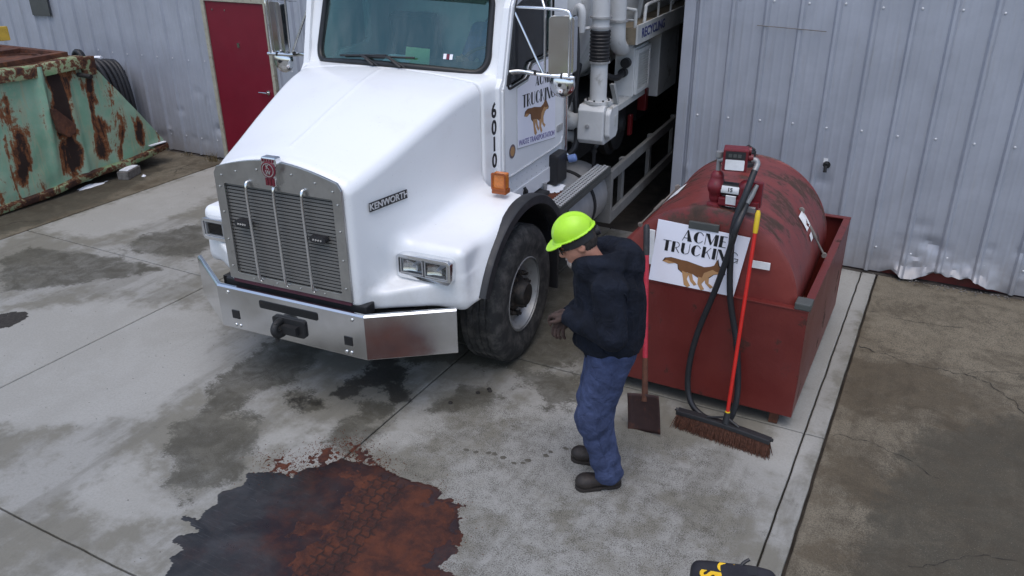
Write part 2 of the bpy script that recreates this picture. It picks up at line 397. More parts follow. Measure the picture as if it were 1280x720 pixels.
def wall_metal(name, col):
    g = NG(name); v = g.noise(1.2, 5, .6, g.co((1.2, 1, .35), 'Generated')); P = g.co()
    c = g.mix(g.ramp(g.noise(1.5, 6, .65, P, .3), .35, .7), tuple(x*.9 for x in col), tuple(x*1.06 for x in col))
    st = g.noise(5, 5, .6, g.co((5, 1, .35))); c = g.mix(g.math('MULTIPLY', g.ramp(st, .52, .8), .35), c, (.30, .28, .26))
    # splashed dirt on the lowest half metre
    sx = g.n('ShaderNodeSeparateXYZ'); g.t.links.new(g.tc.outputs['Object'], sx.inputs[0])
    lo = g.ramp(g.math('ADD', sx.outputs['Z'], g.math('MULTIPLY', g.noise(9, 5, .7, P), .5)), .75, .2)
    c = g.mix(g.math('MULTIPLY', lo, .5), c, (.22, .19, .16))
    g.fin(c, .42, .15); g.bump(g.noise(2.6, 3, .5, g.co((1, 1, .6))), .18, .02)
wall_metal('wall_paint', (.405, .425, .475))

def rusty(name, paint, paint2, r1, r2, thr, vs=(4, 4, .9), sc=1.0, rough=.6, fringe=None, top=None, chalk=None, patch=False):
    g = NG(name); P = g.co()
    a = g.noise(1.7*sc, 8, .68, g.co(vs), .6); b = g.noise(4.5*sc, 8, .75, P, .4)
    m = g.math('ADD', g.math('MULTIPLY', a, .62), g.math('MULTIPLY', b, .42))
    if top:
        sx = g.n('ShaderNodeSeparateXYZ'); g.t.links.new(g.tc.outputs['Object'], sx.inputs[0]); m = g.math('ADD', m, g.math('MULTIPLY', g.ramp(sx.outputs['Z'], top[0], top[1]), top[2]))
    if patch: m = g.math('ADD', m, g.math('MULTIPLY', g.ramp(g.attr('rustp'), -.10, .08), .16))
    c = g.mix(g.ramp(g.noise(2.2*sc, 5, .6, P), .35, .68), paint, paint2)
    if chalk: c = g.mix(g.math('MULTIPLY', g.ramp(g.noise(3.1*sc, 7, .75, g.co((3, 3, .5)), .5), .50, .64), .8), c, chalk)
    c = g.mix(g.math('MULTIPLY', g.ramp(m, thr-.07, thr), .7), c, fringe or tuple(p*.5+q*.5 for p, q in zip(paint2, (.36, .34, .24))))
    c = g.mix(g.ramp(m, thr-.015, thr+.03), c, r1); c = g.mix(g.ramp(m, thr+.035, thr+.10), c, r2)
    g.fin(c, g.math('ADD', rough-.1, g.math('MULTIPLY', g.ramp(m, thr, thr+.05), .35)))
    g.bump(g.math('ADD', m, g.math('MULTIPLY', g.noise(50, 4), .1)), .45, .01)
rusty('green_rusty', (.19, .37, .25), (.30, .45, .33), (.20, .068, .022), (.024, .011, .008), .575, (3.2, 3.2, .55), .9, .6, None, None, (.36, .38, .25), True)
rusty('green_rim', (.15, .27, .13), (.24, .30, .15), (.12, .045, .018), (.04, .016, .011), .50, (3, 3, 3), 1.6)
rusty('tank_red', (.165, .024, .020), (.215, .042, .034), (.070, .030, .020), (.042, .023, .016), .575, (1.1, 2.6, 1), 1.1, .48, (.12, .02, .018), (1.12, 1.36, .040))
rusty('box_red', (.125, .0175, .0145), (.148, .023, .018), (.07, .020, .014), (.028, .014, .011), .60, (2, 2, 1.2), 1.3, .5, (.14, .022, .02))

g = NG('tyre_rubber'); n = g.noise(9, 6, .7)
c = g.mix(g.ramp(n, .4, .7), (.020, .020, .020), (.085, .08, .074)); g.fin(c, .82); g.bump(g.noise(50, 4), .3, .004)
g = NG('steel_wheel'); n = g.noise(8, 6, .7)
c = g.mix(g.ramp(n, .46, .75), (.34, .34, .335), (.15, .135, .12)); g.fin(c, .45, .5)
g = NG('hub_dark'); c = g.mix(g.ramp(g.noise(12, 6, .7), .4, .7), (.022, .021, .020), (.07, .055, .045)); g.fin(c, .6, .4)

# spill
g = NG('spill_liquid'); P = g.co()
c = g.mix(g.ramp(g.noise(2.2, 6, .65, P, .8), .34, .66), (.014, .013, .013), (.046, .044, .043))
c = g.mix(g.math('MULTIPLY', g.ramp(g.noise(9, 7, .7, P, .5), .52, .72), .5), c, (.04, .028, .024))
sx = g.noise(30, 3, .6, g.co((.25, 3.5, 1))); c = g.mix(g.math('MULTIPLY', g.ramp(sx, .56, .74), .45), c, (.085, .085, .085))
ru = g.ramp(g.math('ADD', g.attr('rust'), g.math('MULTIPLY', g.math('SUBTRACT', g.noise(4.5, 7, .7, P), .5), .9)), -.42, .10)
c = g.mix(g.math('MULTIPLY', ru, .85), c, g.mix(g.ramp(g.noise(7, 6, .7, P), .4, .66), (.020, .007, .008), (.062, .017, .008)))
g.fin(c, g.math('ADD', .10, g.math('MULTIPLY', g.noise(4, 6, .7, P, .6), .55)), spec=.36); g.bump(g.math('ADD', g.noise(25, 5, .7, P), g.math('MULTIPLY', sx, .5)), .25, .006)
g = NG('rust_powder'); P = g.co()
c = g.mix(g.ramp(g.noise(7, 7, .7, P, .4), .36, .66), (.026, .008, .0065), (.088, .023, .009))
c = g.mix(g.math('MULTIPLY', g.ramp(g.attr('tread'), .25, .75), .85), c, (.016, .007, .006))
c = g.mix(g.math('MULTIPLY', g.ramp(g.noise(160, 3, .7, P), .5, .7), .45), c, (.115, .032, .012))
g.fin(c, .92); g.bump(g.math('ADD', g.noise(90, 5, .75, P), g.noise(24, 4, .7, P)), .6, .006)
print('helpers ok')

# =================================================================== THE SETTING
gm = MB(); gm.add([(-400, -400, -.05), (400, -400, -.05), (400, 400, -.05), (-400, 400, -.05)], [(0, 1, 2, 3)])
tag(gm.build('ground', 'soil'), kind='structure')

DAMP_SHADE = [[(-4.6,4.5),(-4.55,3.65),(-4.31,3.41),(-4.37,3.06),(-4.25,2.95),(-4.0,2.81),(-3.85,2.62),(-3.64,2.59),(-3.56,2.74),(-3.58,2.98),(-3.75,3.34),(-3.92,3.43),(-4.11,3.4),(-4.16,3.58),(-4.03,3.85),(-4.04,4.22),(-4.2,4.6)],
        [(-8.35,4.39),(-8.33,4.7),(-7.84,4.87),(-7.21,4.97),(-6.6,4.94),(-6.84,4.62),(-7.23,4.17),(-7.55,3.88)],
        [(-7.51,5.27),(-7.52,5.67),(-7.21,6.09),(-6.71,5.68),(-6.54,5.32),(-6.91,5.2),(-7.29,5.16)],
        [(-3.33,3.96),(-3.28,4.04),(-3.14,4.01),(-3.06,3.87),(-3.09,3.68),(-3.08,3.48),(-3.19,3.42),(-3.27,3.5),(-3.33,3.69),(-3.25,3.77)],
        [(-3.93,3.8),(-3.81,3.88),(-3.71,3.84),(-3.61,3.86),(-3.56,3.8),(-3.61,3.68),(-3.74,3.66),(-3.84,3.7)],
        [(-3.05,4.7),(-2.5,4.9),(-2.1,5.3),(-2.3,6.5),(-3.2,7.2),(-4.4,7.4),(-4.7,5.6),(-4.4,4.6),(-3.6,4.5)],  # shade under the truck, put into the slab colour
        [(-2.9,4.0),(-2.55,4.3),(-2.5,4.55),(-2.85,4.5)],
        [(0,3.3),(.1,4.6),(.25,5.4),(.8,5.9),(3,5.7),(3,2.6)], [(.9,6.5),(2.2,6.3),(2.2,7.2),(1.2,7.1)],
        [(-3.25,3.75),(-3.02,3.8),(-3.02,3.4),(-3.2,3.35)], [(-2.6,4.9),(-2.1,4.5),(-1.9,4.75),(-2.1,5.0)], [(-10.2,4.5),(-8.95,4.8),(-8.95,6.0),(-9.4,7.4),(-10.4,7.8)]]
WET = [[(-3.68,4.6),(-3.45,4.63),(-3.3,4.33),(-3.15,4.25),(-3.06,4.1),(-3.17,4.05),(-3.36,4.15),(-3.45,4.15),(-3.42,3.99),(-3.62,3.89),(-3.69,4.03),(-3.58,4.29)],
       [(-3.86,3.78),(-3.75,3.82),(-3.64,3.79),(-3.74,3.7),(-3.83,3.72)]]
PALE = [[(-6.9,2.2),(-5.2,2.6),(-4.6,3.1),(-4.7,3.7),(-5.4,4.6),(-6.6,4.2),(-7.3,3.4)],
        [(-8.8,5.1),(-7.9,5.2),(-7.7,6.3),(-8.2,7.4),(-8.8,7.8)],
        [(-4.35,2.3),(-3.9,2.2),(-3.6,2.5),(-3.9,2.6),(-4.3,2.8)],
        [(-3.0,3.55),(-2.75,3.6),(-2.7,4.1),(-2.95,4.2)],
        [(-3.7,3.0),(-3.4,3.4),(-3.35,3.65),(-3.55,3.6),(-3.75,3.35)],
        [(-.65,4.6),(-.32,4.5),(-.32,8.0),(-.65,8.0)], [(-.28,6.3),(.6,6.5),(3,6.1),(3,8),(-.28,8)], [(-2.4,4.2),(-1.7,4.4),(-1.6,4.8),(-2.3,4.7)]]
GRIT = [[(-2.9,4.6),(-2.9,2.2),(-2.2,1.0),(-.9,.5),(-.4,2),(-.5,4.3),(-.9,4.7),(-2.0,4.6)],
        [(-4.3,3.3),(-3.7,3.3),(-3.6,2.7),(-3.9,2.6),(-4.3,3.0)], [(-.29,2),(7,2),(7,8),(-.29,8)], [(-16,3),(-8.9,3),(-8.9,8),(-16,8)]]
def maxsd(X, Y, polys): return np.clip(np.max([poly_sd(X, Y, p) for p in polys], 0), -.5, .5)

yard = empty('concrete_yard', kind='structure')
XB = [-8.85, -5.92, -3.06, -.435, -.30]; YB = [-16.0, -10.0, -7.0, -4.0, -1.0, 2.0, 5.03, 8.06]
def slab(name, x0, x1, y0, y1, mat, parent, step, th=.12, joint=.006, warp=.0015):
    x0 += joint; x1 -= joint; y0 += joint; y1 -= joint
    nx = max(2, int((x1-x0)/step)); ny = max(2, int((y1-y0)/step))
    xs = np.concatenate([[x0, x0, x0+.006], np.linspace(x0+.03, x1-.03, nx), [x1-.006, x1, x1]])
    ys = np.concatenate([[y0, y0, y0+.006], np.linspace(y0+.03, y1-.03, ny), [y1-.006, y1, y1]])
    X, Y = np.meshgrid(xs, ys); Z = warp*fbm(X*1.5, Y*1.5, 2)
    # worn, slightly uneven arrises
    ex = np.zeros(X.shape); ex[2, :] = ex[-3, :] = 0; Z[1, :] -= .005; Z[-2, :] -= .005; Z[:, 1] -= .005; Z[:, -2] -= .005
    w = .004*fbm(X*7, Y*7, 4, 3)
    X = X.copy(); Y = Y.copy()
    X[:, :3] += w[:, :3]; X[:, -3:] += w[:, -3:]; Y[:3, :] += w[:3, :]; Y[-3:, :] += w[-3:, :]
    Z[0, :] = Z[-1, :] = -th; Z[:, 0] = Z[:, -1] = -th
    me, _ = grid_mesh(X, Y, Z)
    set_attr(me, 'damp_shade', maxsd(X, Y, DAMP_SHADE)); set_attr(me, 'wet', maxsd(X, Y, WET)); set_attr(me, 'pale', maxsd(X, Y, PALE)); set_attr(me, 'grit', maxsd(X, Y, GRIT))
    return mesh_obj(name, me, mat, parent, 30)
for i in range(4):
    for j in range(7):
        slab('concrete_slab', XB[i], XB[i+1], YB[j], YB[j+1], 'concrete_yard', yard, .2 if j < 4 else .03)
# worn older concrete on both sides
oldr = empty('old_pavement', kind='structure')
for y0, y1 in ((-16, 2.9), (2.9, 8.06)):
    slab('concrete_slab', -.292, 7.5, y0, y1, 'concrete_old', oldr, .08, warp=.006)
oldl = empty('old_apron', kind='structure')
for y0, y1 in ((-4, 3.2), (3.2, 8.06)):
    slab('concrete_slab', -16, -8.862, y0, y1, 'concrete_old', oldl, .08, warp=.006)
def crack(pts, w, parent, k, z=.003):
    P = spline([(x, y, 0) for x, y in pts], 24); m = MB(); L_ = []; Rr = []
    for i, p in enumerate(P):
        j = fbm(np.array([i*.23]), np.array([k*3.1]), k)[0]; t = (P[min(i+1, len(P)-1)]-P[max(i-1, 0)]).normalized(); n = Vector((-t.y, t.x, 0))
        c = p+n*j*.05; ww = w*.55*(.15+1.3*abs(fbm(np.array([i*.37]), np.array([k*1.7]), k+1)[0])*1.6)
        z_ = z+.006*max(0, fbm(np.array([c.x*1.5]), np.array([c.y*1.5]), 2)[0])
        L_.append((c.x+n.x*ww, c.y+n.y*ww, z_)); Rr.append((c.x-n.x*ww, c.y-n.y*ww, z_))
    n = len(P); m.add(L_+Rr, [(i, i+1, n+i+1, n+i) for i in range(n-1)]); return m.build('crack', 'grime', parent)
for k, (p, w) in enumerate([([(-.26,6.5),(.13,6.38),(.5,6.37),(.72,6.27),(.89,6.02),(1.3,5.7)], .007), ([(-.27,7.18),(.11,7.13),(.5,7.2)], .006),
                            ([(-.26,5.09),(.04,5.11),(.4,4.9)], .006), ([(.5,6.37),(.9,6.6),(1.4,6.55)], .005), ([(.3,4.0),(.7,4.3),(1.2,4.25)], .005)]): crack(p, w, oldr, k)
for k, (p, w) in enumerate([([(-9.0,5.3),(-9.25,5.0),(-9.3,4.4)], .012), ([(-8.95,7.2),(-9.2,7.5),(-9.1,7.9)], .008)]): crack(p, w, oldl, k+9)

# dirt, crumbs and leaf litter that gather along the foot of the wall
m = MB()
for i in range(520):
    x = random.choice([random.uniform(-10.5, -6.4), random.uniform(-.7, 3.5), random.uniform(-.1, .9)]); y = 8.055-abs(random.gauss(0, .07)); s = random.uniform(.004, .016)
    m.add([(x+s*random.uniform(-1, 1), y+s*random.uniform(-1, 1), .004+s*random.uniform(0, 1)) for _ in range(4)], [(0, 1, 2), (0, 2, 3), (0, 3, 1), (1, 3, 2)])
tag(m.build('wall_foot_crumbs', 'concrete_block'), 'grey crumbs and grit along the foot of the metal wall', 'debris', kind='stuff')
def weed(x, y, n, h, label):
    m = MB()
    for i in range(n):
        a = random.uniform(0, 2*PI); l = h*random.uniform(.4, 1); b = random.uniform(.2, .9)
        px, py = x+random.gauss(0, .05), y+random.gauss(0, .03)
        P = [(px+math.cos(a)*b*l*t*t, py+math.sin(a)*b*l*t*t*.6, l*t*(1-.3*t*b)) for t in (0, .35, .7, 1)]
        n0 = Vector((-math.sin(a), math.cos(a), 0))*.004
        m.add([Vector(p)+n0*(1-k*.3) for k, p in enumerate(P)]+[Vector(p)-n0*(1-k*.3) for k, p in enumerate(P)], [(k, k+1, 5+k, 4+k) for k in range(3)])
    tag(m.build('weed', 'weed_dry'), label, 'weed')
weed(-9.05, 7.96, 60, .20, 'dry brown weed tuft at the wall foot left of the red door')
weed(-9.55, 8.0, 25, .10, 'small dry weed tuft between the container tip and the wall')

# ------------------------------------------------------------------ the metal building
YW = 8.12; OX0, OX1, OZ = -6.35, -2.36, 4.3
bld = empty('metal_building', (0, YW, 0), 0, 'grey ribbed metal building with a dark open vehicle door and a red door', 'building')
PITCH_R, NP_ = .31, 3
PW = PITCH_R*NP_
def rib_profile():
    """(x, y) across one panel, y negative = proud towards the yard"""
    out = []
    for k in range(NP_):
        c = k*PITCH_R+.06
        out += [(c-.06, 0), (c-.031, 0), (c-.012, -.032), (c+.012, -.032), (c+.031, 0)]
        for a in (.105, .19): out += [(c+a-.016, 0), (c+a-.008, -.0022), (c+a+.008, -.0022), (c+a+.016, 0)]
    out += [(PW+.02, -.001)]
    return out
PR = rib_profile()
# denser points so that dents can bend the sheet
def panel(x0, z0, z1, w=PW, torn=0, seed=0):
    pr = [(x, y) for x, y in PR if x <= w+.02]
    px = np.array([p[0] for p in pr]); py = np.array([p[1] for p in pr])
    nz = max(3, int((z1-z0)/.35)); zs = np.linspace(z0, z1, nz)
    if z0 < .2:
        zs = np.concatenate([np.linspace(z0, z0+1.2, 36), np.linspace(z0+1.25, z1, 12)])
        xx = np.interp(np.arange(0, len(px)-1+.001, .34), np.arange(len(px)), px); yy = np.interp(xx, px, py); px, py = xx, yy
    X, Z = np.meshgrid(px, zs); Yv = np.repeat(py[None], len(zs), 0).copy(); X = X+x0; Z = Z.copy()
    rs = np.random.default_rng(seed+int(x0*100) % 9999)
    if z0 < .2:
        for _ in range(5 + (6 if torn else 0)):
            cx, cz, r, dpt = x0+rs.random()*w, z0+.05+rs.random()*(.9 if not torn else .5), .04+.07*rs.random(), .006+.012*rs.random()
            Yv += dpt*np.exp(-(((X-cx)/r)**2+((Z-cz)/(r*.6))**2))*rs.choice([-1, 1], p=[.25, .75])
        if torn:
            win = sstep(X, -.30, -.12)*(1-sstep(X, .62, .80)); lo = np.clip(1-(Z-z0)/.28, 0, 1)**1.4
            lift = win*np.clip(.50+.9*fbm(X*4.3+1, X*0+2, 6, 3), .12, 1.2)
            Yv += lo*win*(-.05-.05*np.exp(-((X+.07)/.10)**2)+.06*fbm(X*9, Z*9, 5, 3)); Z += lo*.12*lift
            Yv += .016*np.clip(win+.25, 0, 1)*fbm(X*6, Z*8, 1, 4)*np.clip(1-(Z-z0)/.6, 0, 1)
    me, _ = grid_mesh(X, Yv, Z); me.flip_normals()
    return mesh_obj('wall_panel', me, 'wall_paint', bld, 25)
WZ = 5.2
xs = []
x = OX1+.035
k = 0
while x < 7.4:
    torn = {2: .45, 3: 1.0}.get(k, .25 if k == 4 else 0)
    panel(x, .010, WZ, torn=torn, seed=k*7+3); x += PW; k += 1
x = OX0-.035-PW; k = 50
DX0, DX1, DZ = -8.86, -7.84, 2.15
while x > -18:
    if x < DX1+.05 and x+PW > DX0-.05:     # split round the red door
        panel(x, DZ+.06, WZ, seed=k)
        if x+PW > DX1+.07: pass
        if x < DX0-.07: panel(x, .010, DZ+.055, DX0-.07-x, seed=k)
        if x+PW > DX1+.07:
            s0 = DX1+.06; n0 = int((s0-x)/PITCH_R)
            pm = panel(s0, .010, DZ+.055, x+PW-s0, seed=k)
    else: panel(x, .010, WZ, seed=k)
    x -= PW; k += 1
# trims, girts, base
t = MB(); t.box(OX1-.06, OX1+.05, -.05, .0, 0.0, OZ); t.box(OX1-.06, OX1-.03, 0.001, .25, 0, OZ); t.build('opening_trim', 'wall_paint', bld, bevel=.006)
t = MB(); t.box(OX0-.05, OX0+.06, -.05, .0, 0.0, OZ); t.box(OX0+.03, OX0+.06, 0.001, .25, 0, OZ); t.build('opening_trim', 'wall_paint', bld, bevel=.006)
t = MB(); t.box(OX0-.05, OX1+.05, -.051, .0, OZ+.001, OZ+.14); t.build('opening_header', 'wall_paint', bld, bevel=.006)
for a, b in ((OX0, OX1),): panel(a, OZ+.14, WZ, b-a if b-a < PW else PW, seed=5)
for k in range(1, 5):
    if OX0+k*PW < OX1: panel(OX0+k*PW, OZ+.14, WZ, min(PW, OX1-OX0-k*PW), seed=5)
t = MB(); t.box(OX1+.06, 7.4, .035, .16, -.05, .22); t.build('base_channel', 'red_trim', bld)
t = MB(); t.box(-18, OX0-.07, .035, .16, -.05, .12); t.build('base_channel', 'red_trim', bld)
# screws along the rib flanks
m0 = MB(); m0.lathe([(.011, 0), (.011, -.004), (.006, -.008)], (0, 0, 0), (0, 1, 0), 8); 
scr = m0.build('panel_screw', 'cab_trim', bld); first = True
for zz in (.25, 1.35, 2.45):
    for i in range(30):
        x = (OX1+.035+.06+i*PITCH_R) if i < 16 else (OX0-.035-PW+.06-(i-16)*PITCH_R*1)
        if DX0-.15 < x < DX1+.15 or x > 2.8: continue
        if first: scr.location = (x+.05, -.001, zz); first = False
        else: copy_part(scr, bld, (x+.05, -.001, zz+random.uniform(-.01, .01)))
# rest of the shell: roof, far walls, floor inside, so that the bay is dark
t = MB(); t.add([(-18, -.25, WZ), (7.4, -.25, WZ), (7.4, 9, WZ+1.6), (-18, 9, WZ+1.6), (-18, -.25, WZ+.12), (7.4, -.25, WZ+.12), (7.4, 9, WZ+1.72), (-18, 9, WZ+1.72)],
      [(0, 1, 2, 3), (4, 5, 6, 7), (0, 1, 5, 4), (1, 2, 6, 5), (2, 3, 7, 6), (3, 0, 4, 7)]); t.build('roof', 'wall_paint', bld)
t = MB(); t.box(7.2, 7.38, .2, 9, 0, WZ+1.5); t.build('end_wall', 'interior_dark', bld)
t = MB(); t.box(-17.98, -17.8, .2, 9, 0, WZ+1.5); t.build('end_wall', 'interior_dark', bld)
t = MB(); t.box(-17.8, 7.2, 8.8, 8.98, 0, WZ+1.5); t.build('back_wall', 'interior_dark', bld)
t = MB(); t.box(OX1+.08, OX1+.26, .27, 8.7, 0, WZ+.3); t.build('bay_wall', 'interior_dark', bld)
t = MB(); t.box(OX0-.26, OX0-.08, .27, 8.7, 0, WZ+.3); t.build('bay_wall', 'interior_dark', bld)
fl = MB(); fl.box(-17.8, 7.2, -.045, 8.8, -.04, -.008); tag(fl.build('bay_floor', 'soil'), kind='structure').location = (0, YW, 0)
# red personnel door
d = MB(); d.box(DX0, DX1, -.03, .015, .03, DZ); door = d.build('door', 'door_red', bld, bevel=.004); door['label'] = 'dark red steel door with a silver lever'
t = MB()
t.box(DX0-.065, DX0-.004, -.05, .03, 0, DZ+.06); t.box(DX1+.004, DX1+.055, -.05, .03, 0, DZ+.06); t.box(DX0-.003, DX1+.003, -.05, .03, DZ+.005, DZ+.06)
t.build('door_frame', 'door_trim', bld, bevel=.006)
t = MB(); t.lathe([(.03, 0), (.03, -.012), (.012, -.016), (.012, -.05)], (DX1-.1, -.031, 1.04), (0, 1, 0), 16); t.tube([(DX1-.1, -.075, 1.04), (DX1-.16, -.078, 1.042), (DX1-.24, -.072, 1.038)], [.011, .010, .008], 10)
t.build('door_handle', 'chrome', door, 40)
t = MB(); t.prism(rrect(-.022, .022, -.03, .03, .01), (DX0+.50, -.0305, 1.62), (1, 0, 0), (0, 0, 1), (0, -.01, 0)); t.build('deadbolt', 'chrome', door)
for xx in (DX0+.12, DX0+.34): t = MB(); t.lathe([(.012, 0), (.012, -.006)], (xx, -.031, 2.05), (0, 1, 0), 8); t.build('bolt', 'chrome', door)
# grey plate, tap and cut lines on the wall
t = MB(); t.box(-12.52, -12.10, -.05, -.036, 1.79, 2.35); t.build('cover_plate', 'grey_plate', bld, bevel=.004)
t = MB(); t.tube([(-.92, 0.0, 1.0), (-.92, -.04, 1.0), (-.92, -.06, .99), (-.92, -.068, .965), (-.92, -.068, .945)], [.013, .013, .016, .015, .018], 10)
t.lathe([(.035, 0), (.035, .008)], (-.92, -.012, 1.0), (0, 1, 0), 14); t.lathe([(.02, 0), (.02, .008)], (-.92, -.045, 1.02), (0, 0, 1), 10); t.build('wall_tap', 'dark_steel', bld, 40)
t = MB(); t.box(-.955, -.915, -.005, -.001, .97, 1.06); t.build('tap_plate', 'sticker_white', bld)
for a, b, z in ((-1.72, -1.10, 2.22), (-1.06, -.96, .70)):
    t = MB(); t.tube([(a, -.036, z+.02), (b, -.036, z)], .004, 6); t.build('patch_seam', 'wood_grey', bld)

# =================================================================== lettering helpers
def text_mesh(body, size, depth=.002, bold=0, align='CENTER', shear=0):
    cu = bpy.data.curves.new('t', 'FONT'); cu.body = body; cu.size = size; cu.extrude = depth; cu.offset = bold; cu.align_x = align; cu.align_y = 'CENTER'; cu.shear = shear; cu.resolution_u = 3
    o = bpy.data.objects.new('t', cu); C.objects.link(o); dg = bpy.context.evaluated_depsgraph_get()
    me = bpy.data.meshes.new_from_object(o.evaluated_get(dg)); bpy.data.objects.remove(o); return me
def frame_mat(o, u, v):
    u = Vector(u).normalized(); v = Vector(v); v = (v-u*v.dot(u)).normalized(); w = u.cross(v)
    m = Matrix((u, v, w)).transposed().to_4x4(); m.translation = Vector(o); return m
def lettering(body, size, o, u, v, mat, parent, bold=0, depth=.002, sx=1, shear=0):
    me = text_mesh(body, size, depth, bold, shear=shear); me.materials.clear(); me.transform(Matrix.Diagonal((sx, 1, 1, 1))); me.transform(frame_mat(o, u, v))
    return mesh_obj('lettering', me, mat, parent)
def _arc(cx, cy, rx, ry, a0, a1, n=14): return [(cx+rx*math.cos(R(a0+(a1-a0)*k/n)), cy+ry*math.sin(R(a0+(a1-a0)*k/n))) for k in range(n+1)]
def _bar(x0, y0, x1, y1, t):
    dx, dy = x1-x0, y1-y0; l = math.hypot(dx, dy); nx, ny = -dy/l*t/2, dx/l*t/2
    return [(x0+nx, y0+ny), (x0-nx, y0-ny), (x1-nx, y1-ny), (x1+nx, y1+ny)]
TH = .05
def _C(): return [_arc(.45, .5, .45, .5, 90, 270)+_arc(.45, .5, .13, .47, 270, 90), _arc(.45, .5, .42, .5, 90, 30)+_arc(.45, .5, .37, .45, 30, 90), _arc(.45, .5, .42, .5, -30, -90)+_arc(.45, .5, .37, .45, -90, -30)]
GL = {  # heavy-and-hairline display capitals (width, polygons)
 'A': (.86, [_bar(.03, 0, .40, 1, TH), [(.34, 1), (.46, 1), (.86, 0), (.48, 0)], _bar(.13, .27, .55, .27, TH)]),
 'C': (.88, _C()),
 'G': (.92, _C()+[_bar(.55, .42, .9, .42, TH), _bar(.86, .42, .86, .02, TH)]),
 'M': (1.12, [_bar(.04, 0, .04, 1, TH), [(.02, 1), (.32, 1), (.62, .12), (.5, .0)], _bar(.56, .1, .84, 1, TH), [(.80, 0), (.80, 1), (1.10, 1), (1.10, 0)]]),
 'E': (.62, [[(0, 0), (.28, 0), (.28, 1), (0, 1)], _bar(.25, .97, .6, .97, TH), _bar(.25, .52, .52, .52, TH), _bar(.25, .03, .6, .03, TH)]),
 'T': (.74, [[(.23, 0), (.52, 0), (.52, 1), (.23, 1)], _bar(0, .97, .74, .97, TH)]),
 'R': (.74, [[(0, 0), (.28, 0), (.28, 1), (0, 1)], _arc(.34, .72, .32, .28, 90, -90)+_arc(.34, .72, .27, .23, -90, 90), _bar(.34, .46, .70, 0, TH*1.2)]),
 'U': (.80, [[(0, 1), (.28, 1), (.28, .25), (.34, .06), (.45, 0), (.2, .02), (.06, .12), (0, .3)], _arc(.43, .3, .32, .3, 270, 360)+[(.75, 1), (.70, 1)]+_arc(.43, .3, .27, .25, 360, 270)]),
 'K': (.80, [[(0, 0), (.28, 0), (.28, 1), (0, 1)], _bar(.28, .42, .70, 1, TH), _bar(.40, .56, .76, 0, TH)]),
 'I': (.28, [[(0, 0), (.28, 0), (.28, 1), (0, 1)]]),
 'N': (.86, [_bar(.04, 0, .04, 1, TH), [(.02, 1), (.30, 1), (.84, 0), (.56, 0)], _bar(.82, 0, .82, 1, TH)])}
def display_word(word, h, o, u, v, mat, parent, depth=.0015):
    """one mesh per letter; centred on o"""
    u = Vector(u).normalized(); v = Vector(v).normalized(); n = u.cross(v); gap = .10
    wd = sum(GL[c][0] for c in word)+gap*(len(word)-1); x = -wd/2
    for c in word:
        m = MB()
        for p in GL[c][1]: m.prism(p, Vector(o)+u*(x*h), u*h, v*h, n*depth)
        m.build('letter', mat, parent); x += GL[c][0]+gap
COY_B = [(0,.42),(.03,.53),(.13,.58),(.3,.555),(.4,.55),(.55,.50),(.66,.47),(.76,.52),(.82,.58),(.85,.78),(.885,.60),(.94,.50),(1,.38),(.975,.33),(.9,.34),(.83,.30),(.76,.16),(.66,.10),(.58,.13),(.5,.2),(.42,.22),(.34,.18),(.27,.26),(.25,.40),(.2,.43),(.1,.38)]
COY_T = [[(.33,.24),(.45,.20),(.43,.02),(.50,-.16),(.46,-.22),(.40,-.16),(.37,.02)], [(.43,.22),(.5,.2),(.53,.04),(.60,-.08),(.56,-.13),(.49,-.02)], [(.60,.16),(.73,.14),(.67,-.04),(.73,-.18),(.68,-.23),(.61,-.06)], [(.70,.16),(.77,.18),(.78,.02),(.86,-.06),(.82,-.12),(.73,.0)],
         [(.68,.30),(.80,.44),(.86,.40),(.96,.40),(.99,.37),(.90,.345),(.83,.31),(.75,.17),(.66,.13)], [(.0,.42),(.1,.38),(.2,.43),(.14,.45),(.06,.47)]]
def coyote(o, u, v, size, parent, vs=1.0, depth=.0012):
    u = Vector(u).normalized(); v = Vector(v).normalized(); n = u.cross(v); o = Vector(o)
    m = MB(); m.prism([(a-.006*(1 if a < .5 else -1), b*1.0) for a, b in COY_B], o, u*size, v*size*vs, n*depth*.5); m.build('coyote_outline', 'ink_black', parent)
    m = MB(); m.prism([(.5+(a-.5)*.975, .4+(b-.4)*.95) for a, b in COY_B], o, u*size, v*size*vs, n*depth); m.build('coyote_body', 'coyote_brown', parent)
    for p in COY_T: m = MB(); m.prism(p, o, u*size, v*size*vs, n*depth*1.5); m.build('coyote_marking', 'coyote_tan', parent)

